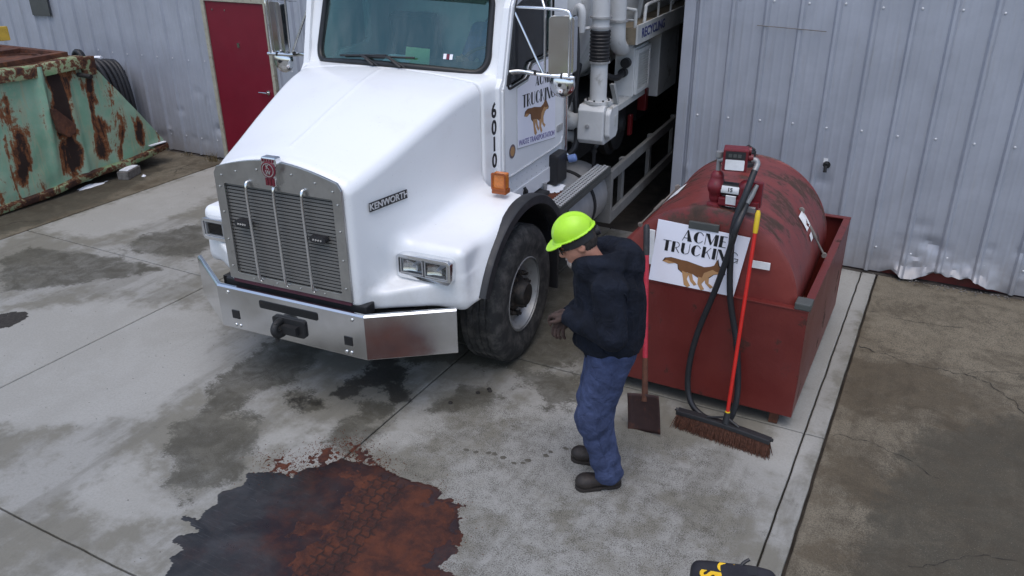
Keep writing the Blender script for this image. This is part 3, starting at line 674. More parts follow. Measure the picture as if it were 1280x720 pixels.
# =================================================================== THE TRUCK (local frame: +x its left side, +y to the rear, origin under the front axle)
TRK = empty('truck', (-3.8146, 5.0452, 0), R(3.2), 'white conventional vacuum truck with chrome bumper backed halfway out of the open bay', 'truck')
ZT_Y = [-1.30, -1.22, -.98, -.60, -.15, .10, .5]; ZT_Z = [1.79, 1.825, 1.885, 2.01, 2.145, 2.175, 2.19]
def hood_section(x, y, z, w, bottom=.86):
    t = np.clip((y+1.25)/1.55, 0, 1)
    zt = sum(np.interp(y+o, ZT_Y, ZT_Z) for o in (-.12, -.06, 0, .06, .12))/5
    zt = zt-(.13-.08*t)*(x/w)**2
    r = .055+.030*t
    qx, qz = x-(w-r), z-(zt-r)
    d = np.hypot(np.maximum(qx, 0), np.maximum(qz, 0))+np.minimum(np.maximum(qx, qz), 0)-r
    return smax(d, bottom-z, .02)
def hood_sdf(X, Y, Z):
    x = np.abs(X); t = np.clip((Y+1.25)/1.35, 0, 1)
    w = .545+.265*t**.85
    d = hood_section(x, Y, Z, w); d = smax(d, -1.262-Y, .05)
    # crown line along the middle
    d = d-.006*np.exp(-(x/.012)**2)*(Z > 1.7)*(Y > -1.1)
    # fender round the wheel
    fy = (Y-.0)/1.0; dc = np.hypot(fy, Z-.50)-.835
    f = smax(dc, np.abs(x-.80)-.40, .14); f = smax(f, Z-1.37-.15*(1.2-x), .1)
    f = smax(f, .83-Z, .02); f = np.where(Y > 0, np.maximum(f, 1.02-Z-.0*Y), f)
    d = smin(d, f, .15)
    # headlight pod and the ledge under it
    p = rbox(x, Y, Z, (.80, -.52, 1.0), (.33, .35, .215), .06)
    d = smin(d, p, .13)
    yf = -1.19+np.clip(x-.5, 0, 9)*.60
    l = np.maximum(np.abs(x-.76)-.34, np.maximum(Z-(.985-.25*np.clip(-.87-Y, 0, 1)), .80-Z)); l = smax(l, yf-Y, .03); l = np.maximum(l, Y+.5)
    d = smin(d, l, .07)
    # wheel well and underside
    well = np.maximum(np.hypot(Y, Z-.50)-.735, .70-x); d = smax(d, -well, .02)
    d = np.maximum(d, -(np.maximum(np.abs(x)-.47, np.maximum(Z-1.3, -1.2-Y))))
    d = np.maximum(d, -np.maximum(x-.47, np.maximum(np.abs(Z-1.28)-.36, Y+.9)))
    return np.maximum(d, Y-.075)
hood = mesh_obj('hood', surf(hood_sdf, (-1.28, -1.32, .76), (1.28, .12, 2.26), .0135), 'white_paint', TRK, 50)
def cowl_sdf(X, Y, Z):
    x = np.abs(X); t = np.clip((Y-.06)/.22, 0, 1); w = .815+.085*t
    d = hood_section(x, Y, Z, w, 1.30); d = smax(d, .083-Y, .012); d = np.maximum(d, Y-.42)
    # cut out above the dash so one can look in
    c = np.maximum(np.maximum(x-.72, Z-3), np.maximum(.25+.10*(x/.75)**2-Y, 1.98-Z)); return np.maximum(d, -c)
mesh_obj('cowl', surf(cowl_sdf, (-1., .05, 1.25), (1., .46, 2.26), .0125), 'white_paint', TRK, 50)

# --- grille
ZGB, ZGT = .905, 1.66
def gtop(x): return 1.812-.095*abs(x/.5)**1.7
outer = [(-.515, ZGB), (.515, ZGB), (.515, 1.675)]+[(x, gtop(x)) for x in np.linspace(.485, -.485, 15)]+[(-.515, 1.675)]
hole = rrect(-.44, .44, .955, 1.61, .012, 2)
g_ = MB(); g_.plate(outer, [hole[::-1]], (0, -1.285, 0), (1, 0, 0), (0, 0, 1), (0, .02, 0)); gr = g_.build('grille', 'polished', TRK, bevel=.003)
b_ = MB(); b_.box(-.45, .45, -1.245, -1.235, .945, 1.62); b_.build('grille_backing', 'grille_black', gr)
for k in range(27):
    z = .968+k*.0243; s_ = MB(); s_.obox((0, -1.262, z), (.441, 0, 0), (0, .0011, 0), (0, .0015, .0080))
    s_.build('grille_slat', 'grille_steel', gr)
for x in (-.225, 0, .225):
    s_ = MB(); s_.tube(spline([(x, -1.29, .935), (x, -1.312, .985), (x, -1.315, 1.25), (x, -1.315, 1.60), (x, -1.285, 1.645)], 6), .011, 10); s_.build('grille_bar', 'chrome', gr, 60)
rv = MB(); rv.lathe([(.009, 0), (.008, .004), (.003, .006)], (0, 0, 0), (0, -1, 0), 10); rv0 = rv.build('rivet', 'polished', gr, 40)
first = True
for x, z in [(s*.478, z) for s in (-1, 1) for z in (1.0, 1.2, 1.4, 1.58)]+[(s*x, 1.745-.10*(x/.5)**2) for s in (-1, 1) for x in (.14, .32, .45)]+[(x, .93) for x in (-.3, -.1, .1, .3)]:
    if first: rv0.location = (x, -1.286, z); first = False
    else: copy_part(rv0, gr, (x, -1.286, z))
for x, z in ((-.31, 1.345), (.31, 1.33)):
    s_ = MB(); s_.prism(rrect(-.062, .062, -.022, .022, .018), (x, -1.27, z), (1, 0, 0), (0, 0, 1), (0, -.045, 0)); wl = s_.build('warning_light', 'black_plastic', gr, bevel=.004)
    for q in range(4):
        s_ = MB(); s_.lathe([(.008, 0), (.007, -.003)], (x-.03+q*.02, -1.3155, z-.002), (0, 1, 0), 8); s_.build('light_lens', 'lamp_reflector', wl)
# emblem on the crown
s_ = MB(); s_.prism([(-.055,1.845),(.055,1.845),(.062,1.80),(.045,1.755),(.045,1.655),(-.045,1.655),(-.045,1.755),(-.062,1.80)], (0, -1.325, 0), (1, 0, 0), (0, 0, 1), (0, .06, 0)); em = s_.build('emblem', 'chrome', TRK, bevel=.008)
s_ = MB(); s_.lathe([(.056, 0), (.056, .006), (.050, .008)], (0, -1.326, 1.765), (0, -1, 0), 24); s_.build('emblem_disc', 'badge_red', em, 40)
s_ = MB(); s_.plate([(.046*math.cos(a), .046*math.sin(a)) for a in np.linspace(0, 2*PI, 24, endpoint=False)], [[(.040*math.cos(a), .040*math.sin(a)) for a in np.linspace(2*PI, 0, 24, endpoint=False)]], (0, -1.3345, 1.765), (1, 0, 0), (0, 0, 1), (0, -.002, 0)); s_.build('emblem_ring', 'chrome', em)
lettering('K', .042, (0, -1.336, 1.785), (1, 0, 0), (0, 0, 1), 'chrome', em, .001); lettering('W', .040, (0, -1.336, 1.748), (1, 0, 0), (0, 0, 1), 'chrome', em, .001)
for x in (-.026, 0, .026):
    s_ = MB(); s_.box(x-.009, x+.009, -1.331, -1.324, 1.66, 1.712); s_.build('emblem_bar', 'badge_red', em)
s_ = MB()
for k in range(5): s_.box(-.045+k*.02, -.035+k*.02, -1.329, -1.324, 1.815, 1.835)
s_.build('emblem_crown', 'badge_red', em)
# hood side badges
for sgn in (1, -1):
    xs_ = .545+.265*((-.96+1.25)/1.35)**.85+.004
    # side leans outward to the rear
    ub = Vector((.20*sgn, .98*1.0, 0)).normalized()
    if sgn < 0: ub = -ub
    o_ = Vector((sgn*(xs_+.006), -.94, 1.525))
    v_ = Vector((0, 0, 1)); s_ = MB(); n_ = ub.cross(v_)
    s_.prism([(-.175, -.030), (.175, -.030), (.175, .030), (-.175, .030)], o_, ub, v_, n_*.010); bd = s_.build('name_badge', 'black_plastic', TRK, bevel=.002)
    lettering('KENWORTH', .060, o_+n_*.0115, ub, v_, 'cab_trim', bd, .0012, .0015, 1.05)

# --- bumper
plan = [(-1.135, -.985), (-.625, -1.325), (.625, -1.325), (1.135, -.985)]
def along(z0, z1, off, thick, top=False):
    m = MB(); P = [Vector((a, b, 0)) for a, b in plan]; rings = []
    prof = [(0, z0), (0, z1-.012), (.012, z1), (.032, z1+.002), (.032, z1-.006), (.014, z1-.012), (.010, z1-.02), (.010, z0)]
    for i, p in enumerate(P):
        d0 = (P[i]-P[i-1]).normalized() if i else (P[1]-P[0]).normalized(); d1 = (P[i+1]-P[i]).normalized() if i < 3 else d0
        n = ((Vector((-d0.y, d0.x, 0))+Vector((-d1.y, d1.x, 0)))).normalized(); k = 1/max(.3, n.dot(Vector((-d0.y, d0.x, 0))))
        rings.append([p+n*(a*k)+Vector((0, 0, z)) for a, z in prof])
    return m.loft(rings)
bp = along(.515, .845, 0, .01).build('bumper', 'bumper_chrome', TRK, bevel=.003)
s_ = MB(); s_.prism(rrect(-.25, .25, .735, .795, .014), (0, -1.3255, 0), (1, 0, 0), (0, 0, 1), (0, -.0035, 0)); s_.build('bumper_slot', 'black_gasket', bp)
for k in range(5):
    s_ = MB(); s_.box(-.24, .24, -1.3315, -1.3295, .742+k*.0105, .747+k*.0105); s_.build('slot_louvre', 'dark_steel', bp)
for x in (-.485, .485): s_ = MB(); s_.box(x-.032, x+.032, -1.3295, -1.3252, .60, .665); s_.build('tow_hole', 'black_gasket', bp)
for x in (-.5, -.46, .46, .5, -.53, .53):
    z = .545 if abs(x) < .52 else .80
    s_ = MB(); s_.lathe([(.013, 0), (.012, .006), (.004, .009)], (x, -1.3252, z), (0, -1, 0), 12); s_.build('bumper_bolt', 'chrome', bp, 40)
# tow pintle
s_ = MB(); s_.prism(rrect(-.135, .135, .555, .685, .02), (0, -1.326, .02), (1, 0, 0), (0, 0, 1), (0, -.02, 0)); pt = s_.build('tow_hook', 'dark_steel', TRK, bevel=.006)
s_ = MB(); s_.tube(spline([(-.06, -1.34, .68), (-.06, -1.40, .675), (-.055, -1.43, .64), (-.05, -1.41, .60), (-.05, -1.35, .59)], 5), .026, 10); s_.build('hook_jaw', 'dark_steel', pt, 60)
s_ = MB(); s_.tube([(-.055, -1.41, .69), (-.055, -1.41, .555)], .016, 10); s_.obox((.03, -1.365, .635), (.06, 0, 0), (0, .02, 0), (0, 0, .03)); s_.build('hook_pin', 'dark_steel', pt, 40)
# between bumper and hood
s_ = MB(); s_.box(-.60, .60, -1.25, -1.15, .80, .875); s_.build('valance', 'black_plastic', TRK, bevel=.01)
s_ = MB(); s_.box(-.50, .50, -1.275, -1.255, .872, .902); s_.build('grille_sill', 'maroon', TRK, bevel=.004)
s_ = MB(); s_.box(-.8, .8, -1.08, -.8, .50, .78); s_.build('bumper_support', 'dark_steel', TRK)

# --- headlights
for sgn in (1, -1):
    a0, a1 = .655, 1.075
    zc0, zc1 = .985, 1.155
    lo, hi = (a0, a1) if sgn > 0 else (-a1, -a0)
    s_ = MB(); s_.plate(rrect(lo, hi, zc0, zc1, .035, 5), [rrect(lo+.022, hi-.022, zc0+.028, zc1-.022, .012, 3)[::-1]], (0, -.86, 0), (1, 0, 0), (0, 0, 1), (0, -.085, 0))
    hl = s_.build('headlight', 'chrome', TRK, 40, bevel=.012, seg=3)
    s_ = MB(); s_.box(lo+.015, hi-.015, -.872, -.862, zc0+.02, zc1-.015); s_.build('lamp_housing', 'black_plastic', hl)
    mid = (lo+hi)/2
    for q0, q1 in ((lo+.028, mid-.006), (mid+.006, hi-.028)):
        s_ = MB(); X, Z = np.meshgrid(np.linspace(q0+.006, q1-.006, 9), np.linspace(zc0+.036, zc1-.030, 7))
        u_ = (X-(q0+q1)/2)/(q1-q0)*2; v_ = (Z-(zc0+zc1)/2)/(zc1-zc0)*2; Yv = -.915+.035*np.clip(1-(u_**2*.8+v_**2*.8), 0, 1)
        me, _ = grid_mesh(X, Yv, Z); mesh_obj('lamp_reflector', me, 'lamp_reflector', hl, 179)
        s_ = MB(); s_.box(q0+.004, q1-.004, -.932, -.928, zc0+.034, zc1-.028); s_.build('lamp_glass', 'lamp_glass', hl)
        s_ = MB(); s_.plate([(q0, zc0+.030), (q1, zc0+.030), (q1, zc1-.024), (q0, zc1-.024)], [[(q0+.008, zc0+.038), (q0+.008, zc1-.032), (q1-.008, zc1-.032), (q1-.008, zc0+.038)]], (0, -.925, 0), (1, 0, 0), (0, 0, 1), (0, -.012, 0)); s_.build('lamp_rim', 'aluminium', hl)
        s_ = MB(); s_.lathe([(.012, 0), (.010, -.02), (.003, -.024)], ((q0+q1)/2, -.885, (zc0+zc1)/2), (0, 1, 0), 10); s_.build('bulb', 'paper_white', hl, 40)

# --- black fender flares, liners, marker lamps, flaps
for sgn in (1, -1):
    m_ = MB(); rings = []
    for k in range(27):
        a = R(156-k*(156-28)/26.); c, s = math.cos(a), math.sin(a)
        def P(r, x): return (sgn*x, r*c, .50+r*s)
        # a=156deg is the front (negative y)
        rings.append([P(.742, 1.10), P(.742, 1.222), P(.752, 1.232), P(.812, 1.228), P(.822, 1.215), P(.822, 1.15), P(.80, 1.10)])
    m_.loft(rings); m_.build('fender_flare', 'fender_rubber', TRK, 45)
    m_ = MB(); m_.loft([[(sgn*x, r*math.cos(R(a)), .50+r*math.sin(R(a))) for x, r in ((.66, .725), (1.12, .725), (1.12, .738), (.66, .738))] for a in range(158, 21, -6)]); m_.build('fender_liner', 'black_plastic', TRK)
    m_ = MB(); m_.box(*(sorted((sgn*.66, sgn*.70))), -.70, .70, .75, 1.22); m_.build('splash_panel', 'black_plastic', TRK)
    m_ = MB(); m_.box(*(sorted((sgn*.86, sgn*1.20))), .665, .69, .30, .92); m_.build('mud_flap', 'black_plastic', TRK, bevel=.004)
    m_ = MB(); xc = sgn*1.03; m_.box(xc-.052, xc+.052, -.10, -.03, 1.395, 1.515); ml = m_.build('marker_lamp', 'amber', TRK, bevel=.012, seg=3)
    m_ = MB(); m_.box(xc-.058, xc+.058, -.105, -.025, 1.36, 1.398); m_.build('lamp_base', 'orange_dark', ml, bevel=.008)
    m_ = MB(); m_.plate(rrect(xc-.058, xc+.058, 1.392, 1.521, .012), [rrect(xc-.045, xc+.045, 1.405, 1.508, .012)[::-1]], (0, -.103, 0), (1, 0, 0), (0, 0, 1), (0, -.006, 0)); m_.build('lamp_bezel', 'orange_dark', ml)

# --- wheels
def wheel(name, sgn, x_out, y, rad=.545, wid=.33):
    m_ = MB(); xo = sgn*x_out; xi = sgn*(x_out-wid)
    prof = [(.29, .01), (.315, .012), (.36, .0), (.43, -.008), (.485, .002), (.520, .022), (.534, .04)]
    tw = wid-.07; ng = 4
    gl = []
    for k in range(ng+1):
        a = .035+tw*k/(ng+1); b = .035+tw*(k+1)/(ng+1)
        gl += [(rad-.014 if k else rad-.008, a+.002), (rad, a+.012), (rad, b-.008), (rad-.013, b-.001)]
    prof += gl+[(.520, wid-.025), (.485, wid-.008), (.43, wid), (.36, wid), (.315, wid-.012), (.29, wid-.012)]
    N = 72; rings = []
    for r, h in prof:
        ring = []
        for k in range(N):
            a = 2*PI*k/N; rr = r
            if r >= rad-.0005: rr = r-(.006 if (k % 3 == 0) else 0)
            zz = h+( .004*((k % 2)*2-1) if r > rad-.016 else 0)
            ring.append((sgn*(x_out-zz), y+rr*math.cos(a), rad-.005+rr*math.sin(a)))
        rings.append(ring)
    m_.loft(rings, cap=False); return m_
def full_wheel(sgn, x_out, y):
    c = (sgn*x_out, y, .52)
    m_ = MB(); m_.lathe([(.290, -.0), (.300, .006), (.298, .016), (.280, .016), (.272, .035), (.262, .075), (.235, .095), (.19, .085), (.15, .09), (.15, .10), (.30, .16), (.30, .02)], (sgn*(x_out-.006), y, .54), (-sgn, 0, 0), 40, False)
    wh = m_.build('wheel', 'steel_wheel', TRK, 40)
    wheel('w', sgn, x_out, y).build('tyre', 'tyre_rubber', wh, 35)
    m_ = MB(); m_.lathe([(.14, .095), (.14, .07), (.105, .055), (.10, .0), (.085, -.02), (.03, -.025)], (sgn*(x_out-.006), y, .54), (-sgn, 0, 0), 24); m_.build('hub', 'hub_dark', wh, 40)
    for k in range(10):
        a = 2*PI*k/10+.2; m_ = MB(); m_.lathe([(.021, .09), (.021, .05), (.013, .045), (.013, .03)], (sgn*(x_out-.006), y+.168*math.cos(a), .54+.168*math.sin(a)), (-sgn, 0, 0), 6); m_.build('lug_nut', 'hub_dark', wh)
    for k in range(5):
        a = 2*PI*k/5; m_ = MB(); m_.lathe([(.030, .0), (.030, .003), (.024, .004)], (sgn*(x_out-.006-.088), y+.222*math.cos(a), .54+.222*math.sin(a)), (-sgn, 0, 0), 12); m_.build('hand_hole', 'black_gasket', wh)
full_wheel(1, 1.205, 0); full_wheel(-1, 1.205, 0)
for yy in (6.2, 7.6):
    for s in (1, -1): full_wheel(s, 1.2, yy)

# --- cab
def Yp(z): return .295+.28*(z-2.06)        # front edge of the door glass / pillar rake
WIN = [(.305, 2.075), (.325, 2.04), (.36, 2.032), (.655, 2.052), (.70, 2.075), (.725, 2.13), (.76, 2.158), (1.145, 2.165), (1.185, 2.20), (1.19, 2.80), (Yp(2.82)+.05, 2.82), (Yp(2.6), 2.60)]
CABO = [(.20, 1.32), (.34, 1.31), (.36, 1.075), (1.55, 1.075), (1.55, 3.02), (.66, 3.02), (Yp(2.6)-.065, 2.60), (Yp(2.12)-.06, 2.12), (.20, 2.06)]
for sgn in (1, -1):
    ux = (0, 1, 0); vz = (0, 0, 1); dx = (-.05*sgn, 0, 0)
    if sgn > 0:
        m_ = MB(); m_.plate(CABO, [WIN[::-1]], (.90*sgn, 0, 0), ux, vz, dx); m_.build('cab_side', 'white_paint', TRK, bevel=.008)
    else:
        m_ = MB(); m_.plate(CABO, [WIN[::-1]], (.90*sgn, 0, 0), ux, vz, dx); m_.build('cab_side', 'white_paint', TRK, bevel=.008)
    # door skin, slightly proud, with its own chrome beading
    DO = [(.225, 2.03), (.225, 1.43), (.26, 1.365), (.33, 1.345), (1.36, 1.345), (1.43, 1.38), (1.455, 1.46), (1.455, 2.95), (.70, 2.95), (Yp(2.62)-.045, 2.62), (Yp(2.1)-.04, 2.10)]
    m_ = MB(); m_.plate(DO, [[(a, b) for a, b in WIN][::-1]], (.9005*sgn, 0, 0), ux, vz, (.016*sgn, 0, 0)); dr = m_.build('cab_door', 'white_paint', TRK, bevel=.007, seg=3)
    m_ = MB(); m_.tube([(sgn*.918, p[0], p[1]) for p in spline([(.238, 2.05, 0), (.236, 1.9, 0), (.236, 1.44, 0), (.27, 1.375, 0), (.35, 1.355, 0), (.9, 1.353, 0), (1.35, 1.355, 0), (1.43, 1.40, 0), (1.446, 1.5, 0), (1.446, 2.3, 0)], 5)], .009, 8)
    m_.build('door_seal', 'cab_trim', dr, 60)
    m_ = MB(); m_.tube([(sgn*.917, a, b) for a, b in WIN+WIN[:1]], .010, 6, cap=False); m_.build('window_seal', 'black_gasket', dr, 60)
    m_ = MB(); m_.prism(WIN, (.895*sgn, 0, 0), ux, vz, (-.006*sgn, 0, 0)); m_.build('window_glass', 'side_glass', dr)
    m_ = MB(); m_.prism(rrect(1.30, 1.42, 1.475, 1.535, .012), (.9165*sgn, 0, 0), ux, vz, (.012*sgn, 0, 0)); m_.build('door_latch', 'aluminium', dr, bevel=.004)
    m_ = MB(); m_.tube([(.93*sgn, 1.485, 1.25), (.93*sgn, 1.485, 2.2)], .017, 10); m_.tube([(.93*sgn, 1.485, 1.25), (.96*sgn, 1.49, 1.22), (.96*sgn, 1.53, 1.21)], .014, 8); m_.build('grab_handle', 'chrome', TRK, 50)
    m_ = MB(); m_.prism([(.36, 1.07), (1.50, 1.07), (1.50, 1.20), (.36, 1.20)], (.9008*sgn, 0, 0), ux, vz, (.008*sgn, 0, 0)); m_.build('rocker_panel', 'white_paint', TRK, bevel=.004)
    rvm = MB(); rvm.lathe([(.006, 0), (.005, .003)], (0, 0, 0), (sgn, 0, 0), 6); rv1 = rvm.build('rivet', 'cab_trim', TRK)
    pts = [(.40+k*.10, 1.225) for k in range(11)]+[(.40+k*.10, 1.285) for k in range(11)]
    rv1.location = (sgn*.9005, *pts[0])
    for p in pts[1:]: copy_part(rv1, TRK, (sgn*.9005, *p))
    m_ = MB(); m_.tube([(sgn*.912, .62, 1.18), (sgn*.935, .62, 1.15), (sgn*.935, .62, 1.10)], .014, 8); m_.lathe([(.022, 0), (.022, .012)], (sgn*.91, .62, 1.135), (sgn, 0, 0), 10); m_.build('cab_latch', 'dark_steel', TRK, 40)
    # roof ledge
m_ = MB(); m_.prism([(-.9, 2.965), (.9, 2.965), (.86, 3.06), (.6, 3.12), (-.6, 3.12), (-.86, 3.06)], (0, .58, 0), (1, 0, 0), (0, 0, 1), (0, 1.0, 0)); m_.build('cab_roof', 'white_paint', TRK, bevel=.03)
m_ = MB(); m_.box(-.849, .849, 1.50, 1.548, 1.08, 2.96); m_.build('cab_rear_wall', 'white_paint', TRK)
m_ = MB(); m_.box(-.845, .845, .40, 1.499, 1.085, 1.13); m_.build('cab_floor', 'dash', TRK)
m_ = MB(); m_.add([(-.84, .36, 2.125), (.84, .36, 2.125), (.84, .80, 2.13), (-.84, .80, 2.13), (-.84, .36, 1.3), (.84, .36, 1.3), (.84, .70, 1.5), (-.84, .70, 1.5)], [(0,1,2,3),(4,5,6,7),(0,1,5,4),(1,2,6,5),(2,3,7,6),(3,0,4,7)]); m_.build('dashboard', 'dash', TRK, bevel=.02)
m_ = MB(); m_.box(-.845, .845, .52, 1.499, 2.93, 2.962); m_.build('headliner', 'dash', TRK)
# seats, steering wheel
for xx in (-.48, .48):
    m_ = MB(); m_.box(xx-.24, xx+.24, .92, 1.36, 1.55, 1.72); m_.obox((xx, 1.38, 2.05), (.23, 0, 0), (0, .06, .01), (0, -.06, .36)); m_.build('cab_seat', 'seat_cloth', TRK, bevel=.04, seg=3)
m_ = MB(); m_.tube([Vector((.48+.22*math.cos(a), .76+.12*math.sin(a), 2.06+.17*math.sin(a))) for a in np.linspace(0, 2*PI, 33)], .014, 8, cap=False); m_.tube([(.48, .70, 1.95), (.48, .77, 2.06)], .02, 8); m_.tube([(.27, .76, 2.06), (.69, .76, 2.06)], .012, 6); m_.build('steering_wheel', 'black_plastic', TRK, 50)
# windshield: curved pane with thick black gasket
def wsp(u, v):
    """u -1..1 across, v 0..1 up"""
    hw = .765-.03*v; x = u*hw
    return Vector((x, .115+.165*(u*u)+.175*v+.02*v*u*u, 2.185-.050*u*u+.60*v))
m_ = MB(); nu, nv = 28, 10
def wsq(i, j):
    u, v = -1+2*i/nu, j/nv
    return wsp(u, v)
ring = []
rcx = .09
us = np.linspace(-1, 1, 41)
def edge_loop():
    L_ = []
    for k in range(41): L_.append((-1+2*k/40, 0))
    for k in range(1, 15): L_.append((1, k/15))
    for k in range(41): L_.append((1-2*k/40, 1))
    for k in range(1, 15): L_.append((-1, 1-k/15))
    out = []
    for u, v in L_:      # round the corners
        cu, cv = .14, .22; uu, vv = u, v
        du = max(0, abs(u)-(1-cu))/cu; dv = max(0, (cv-v)/cv, (v-(1-cv))/cv)
        if du > 0 and dv > 0:
            l = max(du, dv)/math.hypot(du, dv); uu = math.copysign(1-cu+cu*du*l, u); vv = cv-cv*dv*l if v < .5 else 1-cv+cv*dv*l
        out.append(wsp(uu, vv))
    return out
gls = MB(); gls.v = [tuple(wsq(i, j)+Vector((0, .004, 0))) for j in range(nv+1) for i in range(nu+1)]; gls.f = [(j*(nu+1)+i, j*(nu+1)+i+1, (j+1)*(nu+1)+i+1, (j+1)*(nu+1)+i) for j in range(nv) for i in range(nu)]
ws = gls.build('windshield', 'windshield_glass', TRK, 179)
EL = edge_loop(); m_ = MB(); m_.tube(EL+EL[:1], .027, 8, cap=False); m_.build('windshield_gasket', 'black_gasket', ws, 60)
# white surround between the pane and the cab corners
m_ = MB(); outl = []
for k, p in enumerate(EL):
    c = wsp(0, .5); d_ = Vector((p.x, 0, p.z-c.z)); q = Vector(p)
    if abs(p.x) > .55: q.x = math.copysign(min(.885, abs(p.x)+.12), p.x); q.y = p.y-.015
    if p.z > 2.7: q.z = 3.0; q.y = p.y+.08
    elif p.z < 2.3: q.z = p.z-.06; q.y += .0
    outl.append(q)
n_ = len(EL); m_.v = [tuple(p) for p in EL]+[tuple(p) for p in outl]; m_.f = [(i, (i+1) % n_, n_+(i+1) % n_, n_+i) for i in range(n_)]
m_.build('windshield_surround', 'white_paint', TRK, 40)
# outside sun visor
m_ = MB(); rings = []
for k in range(21):
    u = -1+k/10; p = wsp(u, .86); q = p+Vector((0, -.16+.03*u*u, .02)); r = wsp(u, 1.08)
    rings.append([q, p+Vector((0, .02, .03)), r+Vector((0, 0, .05)), q+Vector((0, 0, .02))])
m_.loft(rings); m_.build('sun_visor', 'black_plastic', TRK)
# wipers
for x0, x1 in ((-.10, -.36), (.14, .30)):
    a = wsp(x0/.765, .03)+Vector((0, -.05, -.02)); 
    b = wsp((x0-.13)/.765, .10)+Vector((0, -.035, 0))
    m_ = MB(); m_.tube([a, (a+b)/2+Vector((0, -.01, .01)), b], [.011, .008, .007], 6); m_.tube([a+Vector((.04, 0, 0)), b+Vector((.02, 0, 0))], .006, 6)
    c0 = wsp((x0-.36)/.765, .085)+Vector((0, -.026, 0)); c1 = wsp((x0+.10)/.765, .115)+Vector((0, -.026, 0)); m_.tube([c0, b+Vector((0, .005, 0)), c1], .008, 6)
    m_.build('wiper', 'black_plastic', TRK)
# papers on the dash and inspection stickers on the glass
def sheet(name, pts, mat, parent, th=.003):
    m_ = MB(); m_.prism([(0, 0), (1, 0), (1, 1), (0, 1)], pts[0], Vector(pts[1])-Vector(pts[0]), Vector(pts[3])-Vector(pts[0]), (0, 0, th)); return m_.build(name, mat, parent)
sheet('dash_paper', [(-.02, .40, 2.155), (.20, .40, 2.150), (.17, .60, 2.235), (-.10, .56, 2.245)], 'paper_green', TRK)
sheet('dash_paper', [(-.22, .37, 2.15), (.02, .37, 2.15), (.02, .50, 2.19), (-.22, .50, 2.19)], 'paper_blue', TRK)
for dx, cc in ((0, 'paper_white'), (.023, 'badge_red'), (.046, 'paper_white')):
    p = wsp((.46+dx)/.765, .16)+Vector((0, -.006, 0)); m_ = MB(); m_.obox(p, (.011, .003, 0), (0, .001, 0), (0, .007, .018)); m_.build('glass_sticker', cc, ws)

# --- door sign, numbers, stickers (left side of the truck)
XD = .9175
SG = [(.475, 1.545), (1.255, 1.445), (1.245, 2.135), (.80, 2.135), (.73, 2.10), (.68, 2.03), (.475, 2.012)]
m_ = MB(); m_.prism(SG, (XD, 0, 0), (0, 1, 0), (0, 0, 1), (.005, 0, 0)); ds = m_.build('door_sign', 'paper_white', TRK); m_ = MB(); m_.prism([(.468, 1.538), (1.262, 1.437), (1.252, 2.142), (.79, 2.142), (.72, 2.105), (.672, 2.037), (.468, 2.02)], (XD-.0005, 0, 0), (0, 1, 0), (0, 0, 1), (.003, 0, 0)); m_.build('sign_backing', 'vent_grey', ds); ds['label'] = 'white door sign with a running coyote and black lettering'
ud, vd = Vector((0, .993, -.06)), Vector((0, .0, 1))
display_word('ACME', .085, (XD+.0052, .98, 1.955), ud, vd, 'ink_black', ds); display_word('TRUCKING', .100, (XD+.0052, .90, 1.822), ud, vd, 'ink_black', ds)
coyote((XD+.0052, .60, 1.64), (0, .99, -.03), (0, 0, 1), .50, ds, .62)
lettering('WASTE TRANSPORTATION', .062, (XD+.0062, .865, 1.535), (0, .992, -.12), (0, 0, 1), 'ink_lilac', ds, .0006, .001, .98)
m_ = MB(); m_.lathe([(.055, 0), (.055, .003)], (XD, .38, 1.545), (1, 0, 0), 20); bs = m_.build('round_sticker', 'sticker_badge', TRK)
m_ = MB(); m_.lathe([(.038, 0.003), (.038, .0045)], (XD, .38, 1.545), (1, 0, 0), 20); m_.build('sticker_centre', 'coyote_tan', bs)
m_ = MB(); m_.box(.909, .912, 1.27, 1.345, 1.215, 1.295); m_.build('green_sticker', 'sticker_green', TRK)
for k, ch in enumerate('6010'):
    lettering(ch, .150, (.9015, .10, 1.915-k*.125), (.10, .99, 0), (0, 0, 1), 'ink_black', TRK, .004, .0015, .92)

